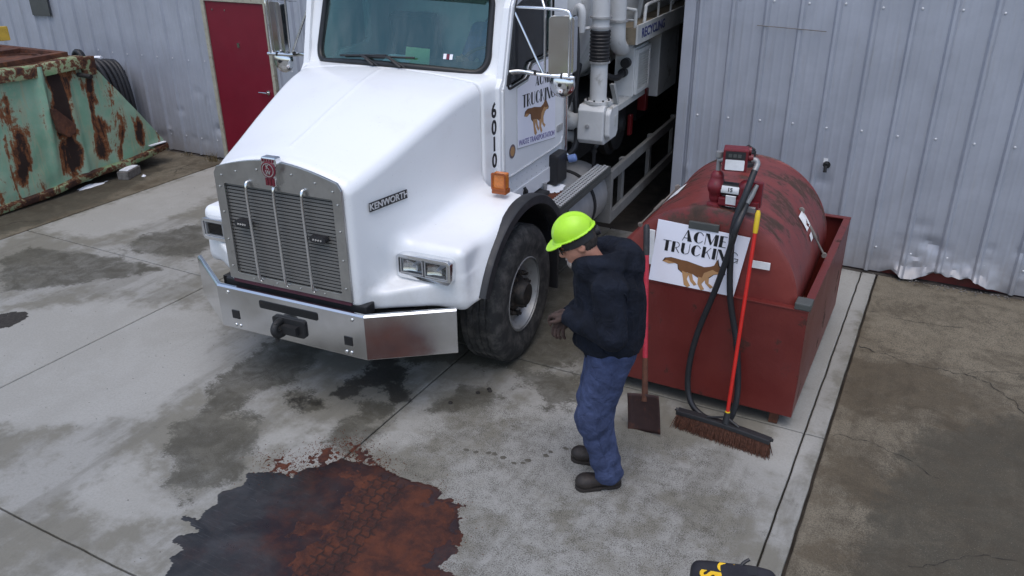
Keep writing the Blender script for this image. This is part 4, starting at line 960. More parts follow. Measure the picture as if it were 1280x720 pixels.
# --- mirrors
for sgn in (1, -1):
    mx, my = sgn*1.285, .47
    m_ = MB(); m_.prism(rrect(-.086, .086, 2.145, 2.56, .03), (mx, my-.03, 0), Vector((1, .38*sgn, 0)), (0, 0, 1), (0, .07, 0)); mr = m_.build('side_mirror', 'chrome', TRK, bevel=.014, seg=3)
    m_ = MB(); m_.prism(rrect(-.074, .074, 2.16, 2.545, .02), (mx, my+.0415, 0), Vector((1, .38*sgn, 0)), (0, 0, 1), (0, .003, 0)); m_.build('mirror_glass', 'lens_dark', mr)
    m_ = MB(); m_.lathe([(.010, -.045), (.05, -.040), (.085, -.022), (.100, -.002), (.100, .012), (.01, .014)], (mx, my+.0, 2.075), (0, 1, 0), 28); cm = m_.build('convex_mirror', 'chrome', mr, 50)
    m_ = MB(); m_.lathe([(.014, -.055), (.014, -.04)], (mx, my, 2.075), (0, 1, 0), 8); m_.build('mirror_bolt', 'dark_steel', mr)
    base = (sgn*.84, .30, 2.145)
    m_ = MB(); m_.tube(spline([base, (sgn*.98, .36, 2.165), (sgn*1.12, .42, 2.14), (sgn*1.40, .42, 2.135)], 5), .014, 8)
    m_.tube(spline([(sgn*.84, .36, 2.12), (sgn*1.0, .46, 2.15), (sgn*1.16, .43, 2.142)], 5), .013, 8)
    m_.tube(spline([(sgn*.90, .46, 2.60), (sgn*1.05, .44, 2.605), (sgn*1.30, .43, 2.60), (sgn*1.355, .425, 2.57), (sgn*1.36, .42, 2.50), (sgn*1.36, .42, 2.14)], 4), .012, 8)
    m_.tube([(sgn*.90, .44, 2.60), (sgn*1.15, .43, 2.145)], .010, 8); m_.tube([(sgn*1.16, .43, 2.60), (sgn*1.165, .425, 2.145)], .010, 8); m_.tube([(sgn*1.16, .43, 2.6), (sgn*.98, .60, 2.9)], .010, 8)
    m_.build('mirror_bracket', 'chrome', TRK, 60)
    for xx in (1.02, 1.10, 1.30): 
        m_ = MB(); m_.lathe([(.017, -.006), (.017, .006)], (sgn*xx, .42 if xx > 1.1 else .395, 2.139 if xx > 1.1 else 2.157), (1, 0, 0), 8); m_.build('bracket_clamp', 'dark_steel', TRK)
    m_ = MB(); m_.obox((sgn*.905, .33, 2.10), (.02, 0, 0), (0, .035, 0), (0, .01, .04)); m_.build('bracket_foot', 'dark_steel', TRK, bevel=.006)

# --- chassis, fuel tank, step
for sgn in (1, -1):
    m_ = MB(); m_.box(*sorted((sgn*.38, sgn*.46)), -1.1, 9.4, .72, 1.0); m_.build('frame_rail', 'dark_steel', TRK)
    m_ = MB(); m_.lathe([(.02, 0), (.29, 0), (.315, .025), (.315, 1.27), (.29, 1.295), (.02, 1.295)], (sgn*.86, .76, .71), (0, 1, 0), 36); ft = m_.build('fuel_tank', 'aluminium', TRK, 40)
    for yy in (1.0, 1.62):
        m_ = MB(); m_.loft([[(sgn*.86+r*math.cos(a), y_, .71+r*math.sin(a)) for r, y_ in ((.317, yy), (.324, yy), (.324, yy+.055), (.317, yy+.055))] for a in np.linspace(0, 2*PI, 37)], cap=False); m_.build('tank_strap', 'dark_steel', ft)
    m_ = MB(); m_.lathe([(.06, 0), (.06, .05), (.045, .06)], (sgn*.75, 1.25, 1.0), (0, 0, 1), 16); m_.build('tank_cap', 'black_plastic', ft, 40)
    m_ = MB(); m_.box(*sorted((sgn*1.065, sgn*1.205)), .70, 1.985, .985, 1.02); m_.box(*sorted((sgn*1.195, sgn*1.207)), .70, 1.985, .94, .984); st = m_.build('step', 'grey_plate', TRK, bevel=.003)
    h0 = MB(); h0.lathe([(.014, 0), (.0135, .007), (.008, .008), (.007, 0)], (0, 0, 1.0205), (0, 0, 1), 8); hh = h0.build('step_cleat', 'cleat', st)
    fs = True
    for a in range(4):
        for b in range(30):
            p = (sgn*(1.082+a*.034), .725+b*.0425+(a % 2)*.02, 0)
            if p[1] > 1.97: continue
            if fs: hh.location = p; fs = False
            else: copy_part(hh, st, p)
    for yy in (.82, 1.85): m_ = MB(); m_.box(*sorted((sgn*1.02, sgn*1.10)), yy, yy+.05, .86, .984); m_.build('step_bracket', 'dark_steel', st)
    # side guard behind the step
    m_ = MB(); m_.box(*sorted((sgn*1.05, sgn*1.21)), 2.02, 2.075, .42, .955); gd = m_.build('side_guard', 'steel_frame', TRK, bevel=.008)
    for z0, z1 in ((.855, .955), (.42, .525)):
        m_ = MB(); m_.box(*sorted((sgn*1.165, sgn*1.208)), 2.076, 5.6, z0, z1); m_.build('guard_rail', 'steel_frame', gd, bevel=.005)
    for yy in (2.5, 3.5, 4.5, 5.5): m_ = MB(); m_.box(*sorted((sgn*1.12, sgn*1.163)), yy, yy+.08, .43, .95); m_.build('guard_post', 'steel_frame', gd, bevel=.004)
m_ = MB(); m_.box(.60, 1.0, .74, .98, .88, 1.06); m_.box(.86, .98, 1.18, 1.42, 1.03, 1.30); m_.build('battery_box', 'black_plastic', TRK, bevel=.02)
m_ = MB(); m_.lathe([(.035, 0), (.035, .06), (.025, .07)], (1.0, 1.40, 1.22), (1, .2, .3), 14); m_.build('filler_cap', 'blue_cap', TRK, 40)
m_ = MB(); m_.tube([(.93, 1.02, 1.0), (.93, 1.02, 1.10)], .02, 8); m_.build('cab_mount', 'aluminium', TRK)
# heap of rust dust and old snow lying on the tank top
def heap(name, cx, cy, z0, rx, ry, h, mat, k):
    X, Y = np.meshgrid(np.linspace(-1.2, 1.2, 30), np.linspace(-1.2, 1.2, 30)); r = np.hypot(X, Y)+.35*fbm(X*2+k, Y*2, k)
    Z = h*np.clip(1-r, -.2, 1)**1 + .012*fbm(X*5, Y*5, k+1)
    me, _ = grid_mesh(cx+X*rx, cy+Y*ry, z0+Z-.0, r < 1.05); return mesh_obj(name, me, mat, TRK, 60)
heap('dust_heap', .98, .90, 1.0, .13, .22, .03, 'rust_dust', 1); heap('snow_patch', .88, 1.18, 1.015, .14, .16, .02, 'snow', 3)

# --- vacuum body behind the cab
m_ = MB(); m_.lathe([(.01, 0), (.5, .03), (.78, .10), (.88, .18), (.92, .26), (.92, 7.2), (.6, 7.35), (.01, 7.4)], (0, 1.78, 2.42), (0, 1, 0), 56); vt = m_.build('debris_tank', 'white_shaded', TRK, 40)
for yy in (2.2, 3.6, 5.0): m_ = MB(); m_.loft([[(r*math.cos(a), y_, 2.42+r*math.sin(a)) for r, y_ in ((.921, yy), (.965, yy), (.965, yy+.06), (.921, yy+.06))] for a in np.linspace(0, 2*PI, 57)], cap=False); m_.build('tank_ring', 'white_shaded', vt)
# exhaust stack with bellows and silencer
SX, SY = 1.06, 1.96
m_ = MB(); m_.lathe([(.078, 1.60), (.078, 3.6)], (SX, SY, 0), (0, 0, 1), 28); stk = m_.build('exhaust_stack', 'white_shaded', TRK, 40)
m_ = MB(); pr_ = []
for k in range(9): z = 1.985+k*.031; pr_ += [(.086, z), (.093, z+.010), (.093, z+.018), (.086, z+.026)]
m_.lathe(pr_, (SX, SY, 0), (0, 0, 1), 28); m_.build('bellows', 'black_plastic', stk, 40)
for z in (1.975, 2.275, 2.36): m_ = MB(); m_.lathe([(.08, z), (.098, z), (.098, z+.016), (.08, z+.016)], (SX, SY, 0), (0, 0, 1), 28, False); m_.build('pipe_clamp', 'aluminium', stk, 40)
m_ = MB(); m_.lathe([(.079, 1.612), (.125, 1.612), (.125, 1.64), (.079, 1.64)], (SX, SY, 0), (0, 0, 1), 28, False); m_.build('pipe_flange', 'white_shaded', stk, 40)
for k in range(8): a = 2*PI*k/8; m_ = MB(); m_.lathe([(.010, 0), (.010, .012)], (SX+.105*math.cos(a), SY+.105*math.sin(a), 1.6405), (0, 0, 1), 6); m_.build('flange_bolt', 'dark_steel', stk)
def oct_(c, hx, hz, ch): return [(c[0]-hx+ch, c[1]-hz), (c[0]+hx-ch, c[1]-hz), (c[0]+hx, c[1]-hz+ch), (c[0]+hx, c[1]+hz-ch), (c[0]+hx-ch, c[1]+hz), (c[0]-hx+ch, c[1]+hz), (c[0]-hx, c[1]+hz-ch), (c[0]-hx, c[1]-hz+ch)]
m_ = MB(); m_.prism(oct_((SY, 1.43), .155, .18, .045), (SX-.14, 0, 0), (0, 1, 0), (0, 0, 1), (.25, 0, 0)); sil = m_.build('silencer', 'white_shaded', TRK, bevel=.012)
m_ = MB(); m_.prism(oct_((SY+.01, 1.44), .13, .15, .05), (SX+.111, 0, 0), (0, 1, 0), (0, 0, 1), (.05, 0, 0)); m_.build('silencer_cover', 'white_shaded', sil, bevel=.018, seg=3)
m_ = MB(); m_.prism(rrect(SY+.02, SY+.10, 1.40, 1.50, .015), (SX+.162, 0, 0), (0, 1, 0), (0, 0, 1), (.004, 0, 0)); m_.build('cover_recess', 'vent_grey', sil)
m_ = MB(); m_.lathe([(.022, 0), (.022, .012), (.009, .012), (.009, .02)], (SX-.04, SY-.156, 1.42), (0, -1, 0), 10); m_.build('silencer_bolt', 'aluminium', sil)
m_ = MB(); m_.tube(spline([(SX-.17, SY-.02, 1.43), (SX-.26, SY-.04, 1.43), (SX-.34, SY+.02, 1.46), (SX-.37, SY+.10, 1.55)], 6), .085, 16); m_.tube([(SX-.17, SY+.02, 1.27), (SX-.42, SY+.05, 1.25)], .05, 12); m_.lathe([(.06, 0), (.06, .04)], (SX-.25, SY+.03, 1.265), (1, 0, 0), 14); m_.build('inlet_elbow', 'white_shaded', sil, 60)
m_ = MB(); m_.tube([(SX-.02, SY, 1.20), (SX-.02, SY, .98)], .018, 8); m_.lathe([(.03, 0), (.03, .03)], (SX-.02, SY, 1.14), (0, 0, 1), 8); m_.build('silencer_strut', 'dark_steel', sil)
# second pipe with a bend
m_ = MB(); m_.tube(spline([(1.05, 2.48, 3.4), (1.05, 2.48, 2.6), (1.05, 2.48, 2.20), (1.05, 2.52, 2.06), (1.05, 2.66, 2.0), (1.02, 2.9, 2.02)], 8), .078, 16); p2 = m_.build('vent_pipe', 'white_shaded', TRK, 60)
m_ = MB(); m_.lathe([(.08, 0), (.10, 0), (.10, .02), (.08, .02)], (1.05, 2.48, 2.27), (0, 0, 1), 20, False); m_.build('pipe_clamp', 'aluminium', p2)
m_ = MB(); m_.tube(spline([(.85, 1.86, 2.40), (.90, 1.84, 2.46), (.93, 1.83, 2.40), (.92, 1.84, 2.25)], 5), .035, 10); m_.tube([(.90, 1.84, 2.27), (1.0, 1.95, 2.28)], .014, 6); m_.build('air_line', 'white_shaded', TRK, 60)
# oil cooler with louvred side
m_ = MB(); m_.box(.93, 1.13, 2.82, 3.32, 1.50, 1.98); cl = m_.build('oil_cooler', 'white_shaded', TRK, bevel=.008)
m_ = MB(); m_.plate([(2.84, 1.52), (3.30, 1.52), (3.30, 1.96), (2.84, 1.96)], [[(2.88, 1.56), (2.88, 1.92), (3.26, 1.92), (3.26, 1.56)]], (1.131, 0, 0), (0, 1, 0), (0, 0, 1), (.03, 0, 0)); m_.build('cooler_frame', 'white_shaded', cl, bevel=.003)
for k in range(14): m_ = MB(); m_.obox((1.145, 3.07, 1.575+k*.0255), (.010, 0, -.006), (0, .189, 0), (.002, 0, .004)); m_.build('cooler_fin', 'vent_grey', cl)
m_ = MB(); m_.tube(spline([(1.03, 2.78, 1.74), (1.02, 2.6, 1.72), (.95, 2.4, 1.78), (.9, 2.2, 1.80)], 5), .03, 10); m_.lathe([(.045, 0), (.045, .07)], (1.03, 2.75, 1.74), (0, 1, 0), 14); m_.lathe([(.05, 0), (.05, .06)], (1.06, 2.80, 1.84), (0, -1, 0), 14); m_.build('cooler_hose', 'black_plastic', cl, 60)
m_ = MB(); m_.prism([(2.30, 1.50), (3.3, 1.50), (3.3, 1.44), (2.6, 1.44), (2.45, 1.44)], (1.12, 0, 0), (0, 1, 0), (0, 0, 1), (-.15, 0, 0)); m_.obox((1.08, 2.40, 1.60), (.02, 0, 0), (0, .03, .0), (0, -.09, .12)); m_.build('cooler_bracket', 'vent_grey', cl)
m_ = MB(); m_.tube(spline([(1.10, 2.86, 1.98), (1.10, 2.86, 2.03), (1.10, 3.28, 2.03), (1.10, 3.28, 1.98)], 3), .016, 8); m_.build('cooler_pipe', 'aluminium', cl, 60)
m_ = MB(); m_.box(.70, 1.14, 3.75, 4.55, 1.32, 2.04); m_.build('side_cabinet', 'white_shaded', TRK, bevel=.01)
# platform with rails and painted name
m_ = MB(); m_.box(.80, 1.195, 2.62, 6.4, 2.14, 2.165); dk = m_.build('walkway', 'deck_tan', TRK)
m_ = MB(); m_.box(1.196, 1.215, 2.60, 6.4, 2.045, 2.225); m_.build('walkway_skirt', 'vent_grey', dk, bevel=.003)
m_ = MB(); m_.box(.95, 1.195, 2.598, 2.615, 2.045, 2.20); m_.build('walkway_end', 'deck_tan', dk)
lettering('RECYCLING', .125, (1.2165, 3.15, 2.133), (0, 1, 0), (0, 0, 1), 'ink_navy', dk, .003, .001, 1.25)
m_ = MB()
for P_ in ([(.90, 2.66, 2.17), (.90, 2.66, 2.36), (1.13, 2.66, 2.36), (1.16, 2.68, 2.33), (1.16, 2.68, 2.17)], [(1.17, 2.95, 2.17), (1.17, 2.98, 2.33), (1.17, 3.05, 2.37), (1.17, 3.6, 2.37), (1.17, 6.3, 2.37)]): m_.tube(spline(P_, 4), .017, 8)
m_.tube([(.9, 2.66, 2.26), (1.16, 2.68, 2.26)], .012, 6)
for yy in (3.45, 3.95, 4.6, 5.3): m_.tube([(1.17, yy, 2.17), (1.17, yy, 2.37)], .013, 6)
m_.build('walkway_rail', 'vent_grey', dk, 60)
m_ = MB(); m_.tube([(.75, 2.9, 2.62), (1.05, 3.6, 2.52), (1.05, 4.6, 2.5)], .06, 12); m_.build('suction_pipe', 'aluminium', TRK, 60)
# engine, blower and hoses in the shadow
m_ = MB(); m_.lathe([(.05, 0), (.26, 0), (.33, .03), (.33, .10), (.27, .12), (.27, .16), (.10, .18), (.06, .22)], (.80, 2.95, 1.18), (1, 0, 0), 32); en = m_.build('blower', 'dark_steel', TRK, 40)
m_ = MB(); m_.box(-.35, .78, 2.1, 3.6, .95, 1.48); m_.build('engine_block', 'dark_steel', TRK, bevel=.03)
for b6 in ((1.0, 1.04, 3.12, 3.20, 1.02, 1.24), (.95, 1.05, 3.62, 3.72, 1.18, 1.42)): m_ = MB(); m_.box(*b6); m_.build('red_bracket', 'red_can', TRK, bevel=.01)
for P_ in ([(.8, 1.75, 1.1), (.9, 1.85, 1.25), (.82, 2.0, 1.7), (.78, 2.2, 1.9)], [(.7, 1.7, 1.3), (.88, 1.72, 1.7), (.93, 1.72, 2.0), (.9, 1.76, 2.3)], [(.95, 2.2, 1.1), (1.02, 2.5, 1.3), (.95, 2.8, 1.4)], [(.6, 1.65, 2.75), (.8, 1.75, 2.85), (.95, 2.0, 3.1)]):
    m_ = MB(); m_.tube(spline(P_, 6), .028, 10); m_.build('rubber_hose', 'hose_rubber', TRK, 60)
for yy in (1.64, 1.70): m_ = MB(); m_.tube([(.62, yy, 1.2), (.70, yy+.02, 1.6), (.80, yy+.05, 1.75)], .02, 8); m_.build('hydraulic_pipe', 'dark_steel', TRK, 60)
m_ = MB(); m_.box(-.9, .9, 3.8, 9.0, 1.02, 1.40); m_.build('subframe', 'dark_steel', TRK)

# =================================================================== THINGS IN THE YARD
# --- rusty green lugger container (profile in y,z; visible side faces +x)
XS, XB_ = -9.62, -11.3
cont = empty('waste_container', (XS, 6.0, 0), 0, 'rusty green steel skip container with sloping end beside the metal wall', 'container')
def cw(y): return y-6.0
PROF = [(3.6, .9), (4.3, .06), (5.3, .045), (6.0, .05), (6.55, .09), (7.1, .15), (7.62, .24), (7.65, .34), (6.80, 1.52), (6.62, 1.57), (3.9, 1.57), (3.62, 1.45)]
RP = [[(5.6,.91),(5.68,.88),(5.71,.65),(5.65,.42),(5.57,.26),(5.55,.51),(5.54,.69)], [(6.29,1.56),(6.39,1.57),(6.39,1.36),(6.39,1.07),(6.34,.71),(6.18,.72),(6.19,1.02),(6.2,1.25),(6.18,1.46)],
      [(6.16,.6),(6.29,.66),(6.4,.54),(6.4,.32),(6.29,.25),(6.11,.27),(6.11,.48)], [(6.68,1.4),(6.74,1.3),(6.77,1.02),(6.7,.88),(6.85,.75),(6.73,.26),(6.6,.36),(6.64,.7),(6.63,.96)], [(7.27,.69),(7.38,.57),(7.4,.46),(7.31,.33),(7.25,.43)], [(5.62,1.3),(5.66,1.24),(5.63,.93),(5.57,.86),(5.58,1.06)], [(6.46,1.56),(6.54,1.46),(6.51,1.34),(6.42,1.27)]]
def side_sheet(x, name):
    ys = np.linspace(3.6, 7.66, 150); zs = np.linspace(.03, 1.58, 60); Yg, Zg = np.meshgrid(ys, zs)
    sdv = poly_sd(Yg, Zg, PROF)
    # squeeze outside points back to the outline row by row
    lo = np.interp(ys, [3.6, 4.3, 5.3, 6.0, 6.55, 7.1, 7.62, 7.66], [.9, .06, .045, .05, .09, .15, .24, .26]); hi = np.interp(ys, [3.6, 3.9, 6.62, 6.80, 7.65, 7.66], [1.45, 1.57, 1.57, 1.52, .34, .33])
    T = np.linspace(0, 1, 60)[:, None]; Zg = lo[None]+(hi-lo)[None]*T
    bulge = .022*fbm(Yg*1.6, Zg*1.6, 3, 3)+.012*fbm(Yg*5, Zg*5, 4, 3)
    crease = .075*np.exp(-((Yg-6.02-.05*Zg)/.05)**2)*np.clip(Zg-.15, 0, 1)+.035*np.exp(-((Yg-6.42)/.045)**2)
    X = bulge+crease*1.0
    me, _ = grid_mesh(X+x, cw(Yg), Zg); set_attr(me, 'rustp', np.clip(np.max([poly_sd(Yg, Zg, p) for p in RP], 0), -.3, .3)); return me
mesh_obj('side_wall', side_sheet(0, 's'), 'green_rusty', cont, 60)
mesh_obj('side_wall', side_sheet(XB_-XS, 's'), 'green_rusty', cont, 60)
m_ = MB(); m_.loft([[(x, cw(y), z) for y, z in PROF] for x in (XB_-XS+.02, -.02)]); m_.build('shell', 'green_rusty', cont)
# rolled bottom lip that swoops up to the tip
bot = spline([(3.65, .80, 0), (4.3, .05, 0), (5.3, .055, 0), (5.9, .075, 0), (6.3, .13, 0), (6.7, .145, 0), (7.15, .16, 0), (7.68, .23, 0)], 8)
m_ = MB(); m_.loft([[(a, cw(p[0]), p[1]+b) for a, b in ((-.02, -.035), (.055, -.035), (.065, -.02), (.060, .035), (.03, .05), (-.02, .05))] for p in bot]); m_.build('bottom_rail', 'green_rim', cont, 50)
# top rim angle
m_ = MB(); m_.loft([[(a+.012*math.sin(y*9), cw(y), b+.008*math.sin(y*7)) for a, b in ((-.06, 1.46), (.05, 1.455), (.055, 1.585), (.04, 1.60), (-.12, 1.60), (-.12, 1.57))] for y in np.linspace(3.75, 6.70, 30)]); m_.build('top_rim', 'green_rim', cont, 50)
m_ = MB(); m_.box(-.045, .05, cw(6.66), cw(6.84), 1.36, 1.585); m_.build('corner_plate', 'green_rim', cont, bevel=.01)
# rusty lid with a round hatch lying in it
m_ = MB(); m_.box(-1.60, -.07, cw(3.9), cw(6.66), 1.585, 1.603); lid = m_.build('lid', 'rust_plain', cont)
m_ = MB(); m_.lathe([(.34, 0), (.34, .03), (.30, .035), (.30, .012), (.01, .008)], (-.48, cw(6.10), 1.6035), (0, 0, 1), 32); m_.build('hatch', 'rust_plain', lid, 40)
for a, b, c_, d_ in ((-1.55, -.2, 6.52, 6.60), (-1.5, -.15, 5.60, 5.68), (-.20, -.10, 4.2, 6.60), (-1.2, -.9, 5.0, 6.5)):
    m_ = MB(); m_.box(a, b, cw(c_), cw(d_), 1.604, 1.66); m_.build('lid_bar', 'rust_plain', lid, bevel=.006)
m_ = MB(); m_.prism([(6.08, 1.08), (6.14, 1.06), (6.34, .84), (6.32, .74), (6.22, .70), (6.12, .78)], (.045, -6.0, 0), (0, 1, 0), (0, 0, 1), (.075, 0, 0)); m_.build('lift_bracket', 'rust_plain', cont, bevel=.008)
m_ = MB(); m_.tube([(0, cw(6.60), 1.39), (.20, cw(6.63), 1.375)], .028, 12); m_.build('lift_pin', 'dark_steel', cont, 40)
m_ = MB(); m_.box(.0, .05, cw(7.40), cw(7.66), .285, .297); m_.build('snow_strip', 'snow', cont)
# yellow painted beam lying on the lid
m_ = MB(); m_.obox((-10.60, 5.98, 1.875), (.07, .05, 0), (-.16, -.30, 0), (0, 0, .085)); yb = m_.build('steel_beam', 'yellow_steel', None, bevel=.006); tag(yb, 'yellow painted rusty steel beam end on top of the green container', 'beam')
m_ = MB(); m_.obox((-10.64, 5.90, 1.70), (.05, .04, 0), (-.08, -.15, 0), (0, 0, .085)); m_.build('support_block', 'dark_steel', yb)
# block under the tip, crumbs of snow
m_ = MB(); m_.obox((-9.50, 6.93, .055), (.07, .03, 0), (-.06, .15, 0), (0, 0, .055)); cb = m_.build('concrete_block', 'concrete_block', None, bevel=.012); tag(cb, 'grey concrete block with snow on top under the container tip', 'block')
m_ = MB(); m_.obox((-9.50, 6.935, .1165), (.055, .022, 0), (-.045, .12, 0), (0, 0, .006)); m_.build('snow_cap', 'snow', cb, bevel=.004)
def flat_patch(name, cx, cy, rx, ry, mat, k, h=.012):
    X, Y = np.meshgrid(np.linspace(-1.3, 1.3, 40), np.linspace(-1.3, 1.3, 40)); r = np.hypot(X, Y)+.55*fbm(X*1.7+k, Y*1.7, k)
    Z = .001+h*np.clip(1-r, -.15, .6)*(1+.6*fbm(X*4, Y*4, k)); me, _ = grid_mesh(X*rx, Y*ry, Z, r < 1.02); return mesh_obj(name, me, mat, None, 60, (cx, cy, 0))
tag(flat_patch('snow_remnant', -9.60, 6.42, .06, .20, 'snow', 2, .03), 'thin strip of old snow on the ground beside the green container', 'snow')
tag(flat_patch('snow_remnant', -9.34, 7.02, .025, .03, 'snow', 5, .03), 'small lump of snow beside the concrete block', 'snow')
# coils of old hose standing against the wall behind the container
def coil(name, cx, y, z0, w, h, n, label):
    e = empty(name, (cx, y, 0), 0, label, 'hose coil')
    for k in range(n):
        P = []
        for t in np.linspace(0, 1, 40):
            a = PI*1.10-t*PI*1.35; P.append((w*math.cos(a)+.02*k, -.12+.06*k+.015*math.sin(9*t+k), z0+h*max(-.95, math.sin(a))*(1-.02*k)))
        P.append((w*.95+.03*k, -.12+.06*k, .04)); m_ = MB(); m_.tube(P, .036, 10); m_.build('hose_turn', 'hose_rubber', e, 60)
    m_ = MB(); m_.tube([(-.05, -.03, z0+h+.01), (.06, -.01, z0+h+.015)], .028, 8); m_.build('snow_cap', 'snow', e, 60)
    m_ = MB(); m_.box(-w*.8, w*.8, .17, .19, .03, z0+h*.75); m_.build('hose_board', 'interior_dark', e)
coil('hose_coil', -10.78, 7.78, .62, .30, .70, 5, 'tall black hose coil leaning on the wall behind the container')
m_ = MB(); m_.tube([(-11.35+.16*math.cos(a), 7.85, .95+.42*math.sin(a)) for a in np.linspace(PI, -.5, 24)], .035, 10); m_.tube([(-11.42+.14*math.cos(a), 7.93, .93+.42*math.sin(a)) for a in np.linspace(PI, -.5, 24)], .035, 10)
tag(m_.build('hose_loop', 'hose_rubber', None, 60), 'short black hose loop just showing above the container corner', 'hose')

# --- red containment box and fuel tank
BX0, BX1, BY0, BY1, BZ0, BZ1 = -2.02, -.535, 5.02, 6.96, .10, .90
box = empty('containment_box', ((BX0+BX1)/2, (BY0+BY1)/2, 0), 0, 'open dark red steel containment box on short feet holding the fuel tank', 'containment box')
bx, by = (BX0+BX1)/2, (BY0+BY1)/2; hx, hy = (BX1-BX0)/2, (BY1-BY0)/2
def sheetw(name, x0, x1, y0, y1, z0, z1, ax):
    """slightly wavy plate"""
    m = MB(); m.box(x0, x1, y0, y1, z0, z1); o = m.build(name, 'box_red', box)
    me = o.data; bm = bmesh.new(); bm.from_mesh(me); bmesh.ops.subdivide_edges(bm, edges=[e for e in bm.edges if e.calc_length() > .3], cuts=30, use_grid_fill=True)
    for v in bm.verts:
        k = v.co.x*1.0+v.co.y*1.0; e_ = min(v.co.z-z0, z1-v.co.z, .1)*10; d = (.009*fbm(np.array([k*2.2+ax]), np.array([v.co.z*2.5]), 3+ax, 3)[0])*e_
        if ax: v.co.x += d
        else: v.co.y += d
    bm.to_mesh(me); bm.free(); me.polygons.foreach_set('use_smooth', [True]*len(me.polygons)); me.set_sharp_from_angle(angle=R(40)); return o
sheetw('front_panel', -hx, hx, -hy, -hy+.012, BZ0, BZ1, 0); sheetw('rear_panel', -hx, hx, hy-.012, hy, BZ0, BZ1, 0)
sheetw('side_panel', -hx+.001, -hx+.013, -hy+.013, hy-.013, BZ0, BZ1-.002, 1); sheetw('side_panel', hx-.013, hx-.001, -hy+.013, hy-.013, BZ0, BZ1-.002, 1)
m_ = MB(); m_.box(-hx+.014, hx-.014, -hy+.014, hy-.014, BZ0+.01, BZ0+.03); m_.build('box_floor', 'rust_plain', box)
m_ = MB(); m_.box(-hx-.004, hx+.004, -hy-.006, -hy+.05, BZ1+.001, BZ1+.012); m_.box(-hx-.004, hx+.004, hy-.05, hy+.006, BZ1+.001, BZ1+.012); m_.box(-hx-.004, -hx+.05, -hy+.051, hy-.051, BZ1+.0, BZ1+.011); m_.box(hx-.05, hx+.004, -hy+.051, hy-.051, BZ1+.0, BZ1+.011); m_.build('rim_angle', 'box_red', box, bevel=.003)
for a in (-hx+.12, hx-.12):
    for b in (-hy+.06, hy-.12):
        m_ = MB(); m_.box(a-.03, a+.03, b-.03, b+.05, 0.001, BZ0); m_.build('foot', 'rust_plain', box, bevel=.004)
m_ = MB(); m_.box(hx-.09, hx+.012, -hy-.012, -hy+.10, BZ1+.013, BZ1+.06); m_.build('corner_box', 'grey_plate', box, bevel=.008)
m_ = MB(); m_.lathe([(.012, 0), (.010, -.006)], (-hx+.33, -hy-.001, .80), (0, 1, 0), 8); m_.build('bolt_head', 'aluminium', box)

TX, TZ, TR, TY0, TY1 = -1.25, .872, .615, 5.065, 6.46
tank = empty('fuel_tank', (TX, (TY0+TY1)/2, 0), 0, 'round red weathered steel fuel tank lying in the containment box', 'fuel tank'); tank.rotation_euler[2] = R(1.3); ty = (TY0+TY1)/2
m_ = MB(); L2 = (TY1-TY0)/2
m_.lathe([(.01, -L2-.025), (.25, -L2-.022), (.48, -L2-.012), (TR-.02, -L2), (TR, -L2+.012), (TR, -L2+.03), (TR-.004, -L2+.034), (TR-.004, 0), (TR-.004, L2-.03), (TR, L2-.026), (TR, L2-.01), (TR-.02, L2), (.01, L2+.03)], (0, 0, TZ), (0, 1, 0), 72); m_.build('shell', 'tank_red', tank, 35)
for yy in (-.4, .4): m_ = MB(); m_.box(-.42, .42, yy-.04, yy+.04, BZ0+.03, .50); m_.build('cradle', 'rust_plain', tank)
m_ = MB(); m_.box(-.13, .07, -L2-.038, -L2-.012, 1.335, 1.385); pl_ = m_.build('data_plate', 'grey_plate', tank, bevel=.004)
for a, b in ((.30, .42), (.215, .235)): m_ = MB(); m_.box(a, b, -L2-.036, -L2-.03, 1.135, 1.185); m_.build('tape_strip', 'sticker_white', tank)
m_ = MB(); m_.box(-.40, -.355, -L2-.036, -L2-.025, 1.03, 1.28); m_.build('tape_strip', 'sticker_white', tank)
def on_tank(a, y, h=0): return Vector(((TR+h)*math.sin(a), y, TZ+(TR+h)*math.cos(a)))
def torn_label(a0, a1, y0, y1, k):
    n = 14; A, Yy = np.meshgrid(np.linspace(a0, a1, n), np.linspace(y0, y1, n)); keep = fbm(A*14+k, Yy*14, k)+.25 > 0
    P = np.stack([(TR+.003)*np.sin(A), Yy, TZ+(TR+.003)*np.cos(A)], -1); me, _ = grid_mesh(P[..., 0], P[..., 1], P[..., 2], keep[:, :]); mesh_obj('torn_label', me, 'sticker_white', tank)
torn_label(.86, 1.06, -.02, .13, 2); torn_label(1.12, 1.20, .0, .08, 4); torn_label(-.92, -.66, -.15, .12, 6)
# vent cap and fill cap on top
m_ = MB(); m_.lathe([(.05, 0), (.05, .03), (.035, .04), (.035, .075), (.055, .08), (.055, .12), (.02, .13)], on_tank(.0, .36, -.01), (.02, 0, 1), 18); m_.tube([on_tank(.0, .36, .12)+Vector((-.05, 0, 0)), on_tank(.0, .36, .15), on_tank(.0, .36, .12)+Vector((.05, 0, 0))], .008, 6); m_.build('fill_cap', 'black_plastic', tank, 40)
def rod(a, b):
    a = Vector(a)-Vector((TX, ty, 0)); b = Vector(b)-Vector((TX, ty, 0)); d = (b-a).normalized(); m_ = MB(); m_.tube([a, a.lerp(b, .33), a.lerp(b, .36), a.lerp(b, .6), a.lerp(b, .63), b], [.008, .008, .015, .015, .008, .008], 8)
    m_.lathe([(.022, -.012), (.022, .012)], a, (d.y, -d.x, 0), 10); m_.lathe([(.018, -.012), (.018, .012)], b, (d.y, -d.x, 0), 10); m_.build('tie_rod', 'wood_grey', tank, 50)
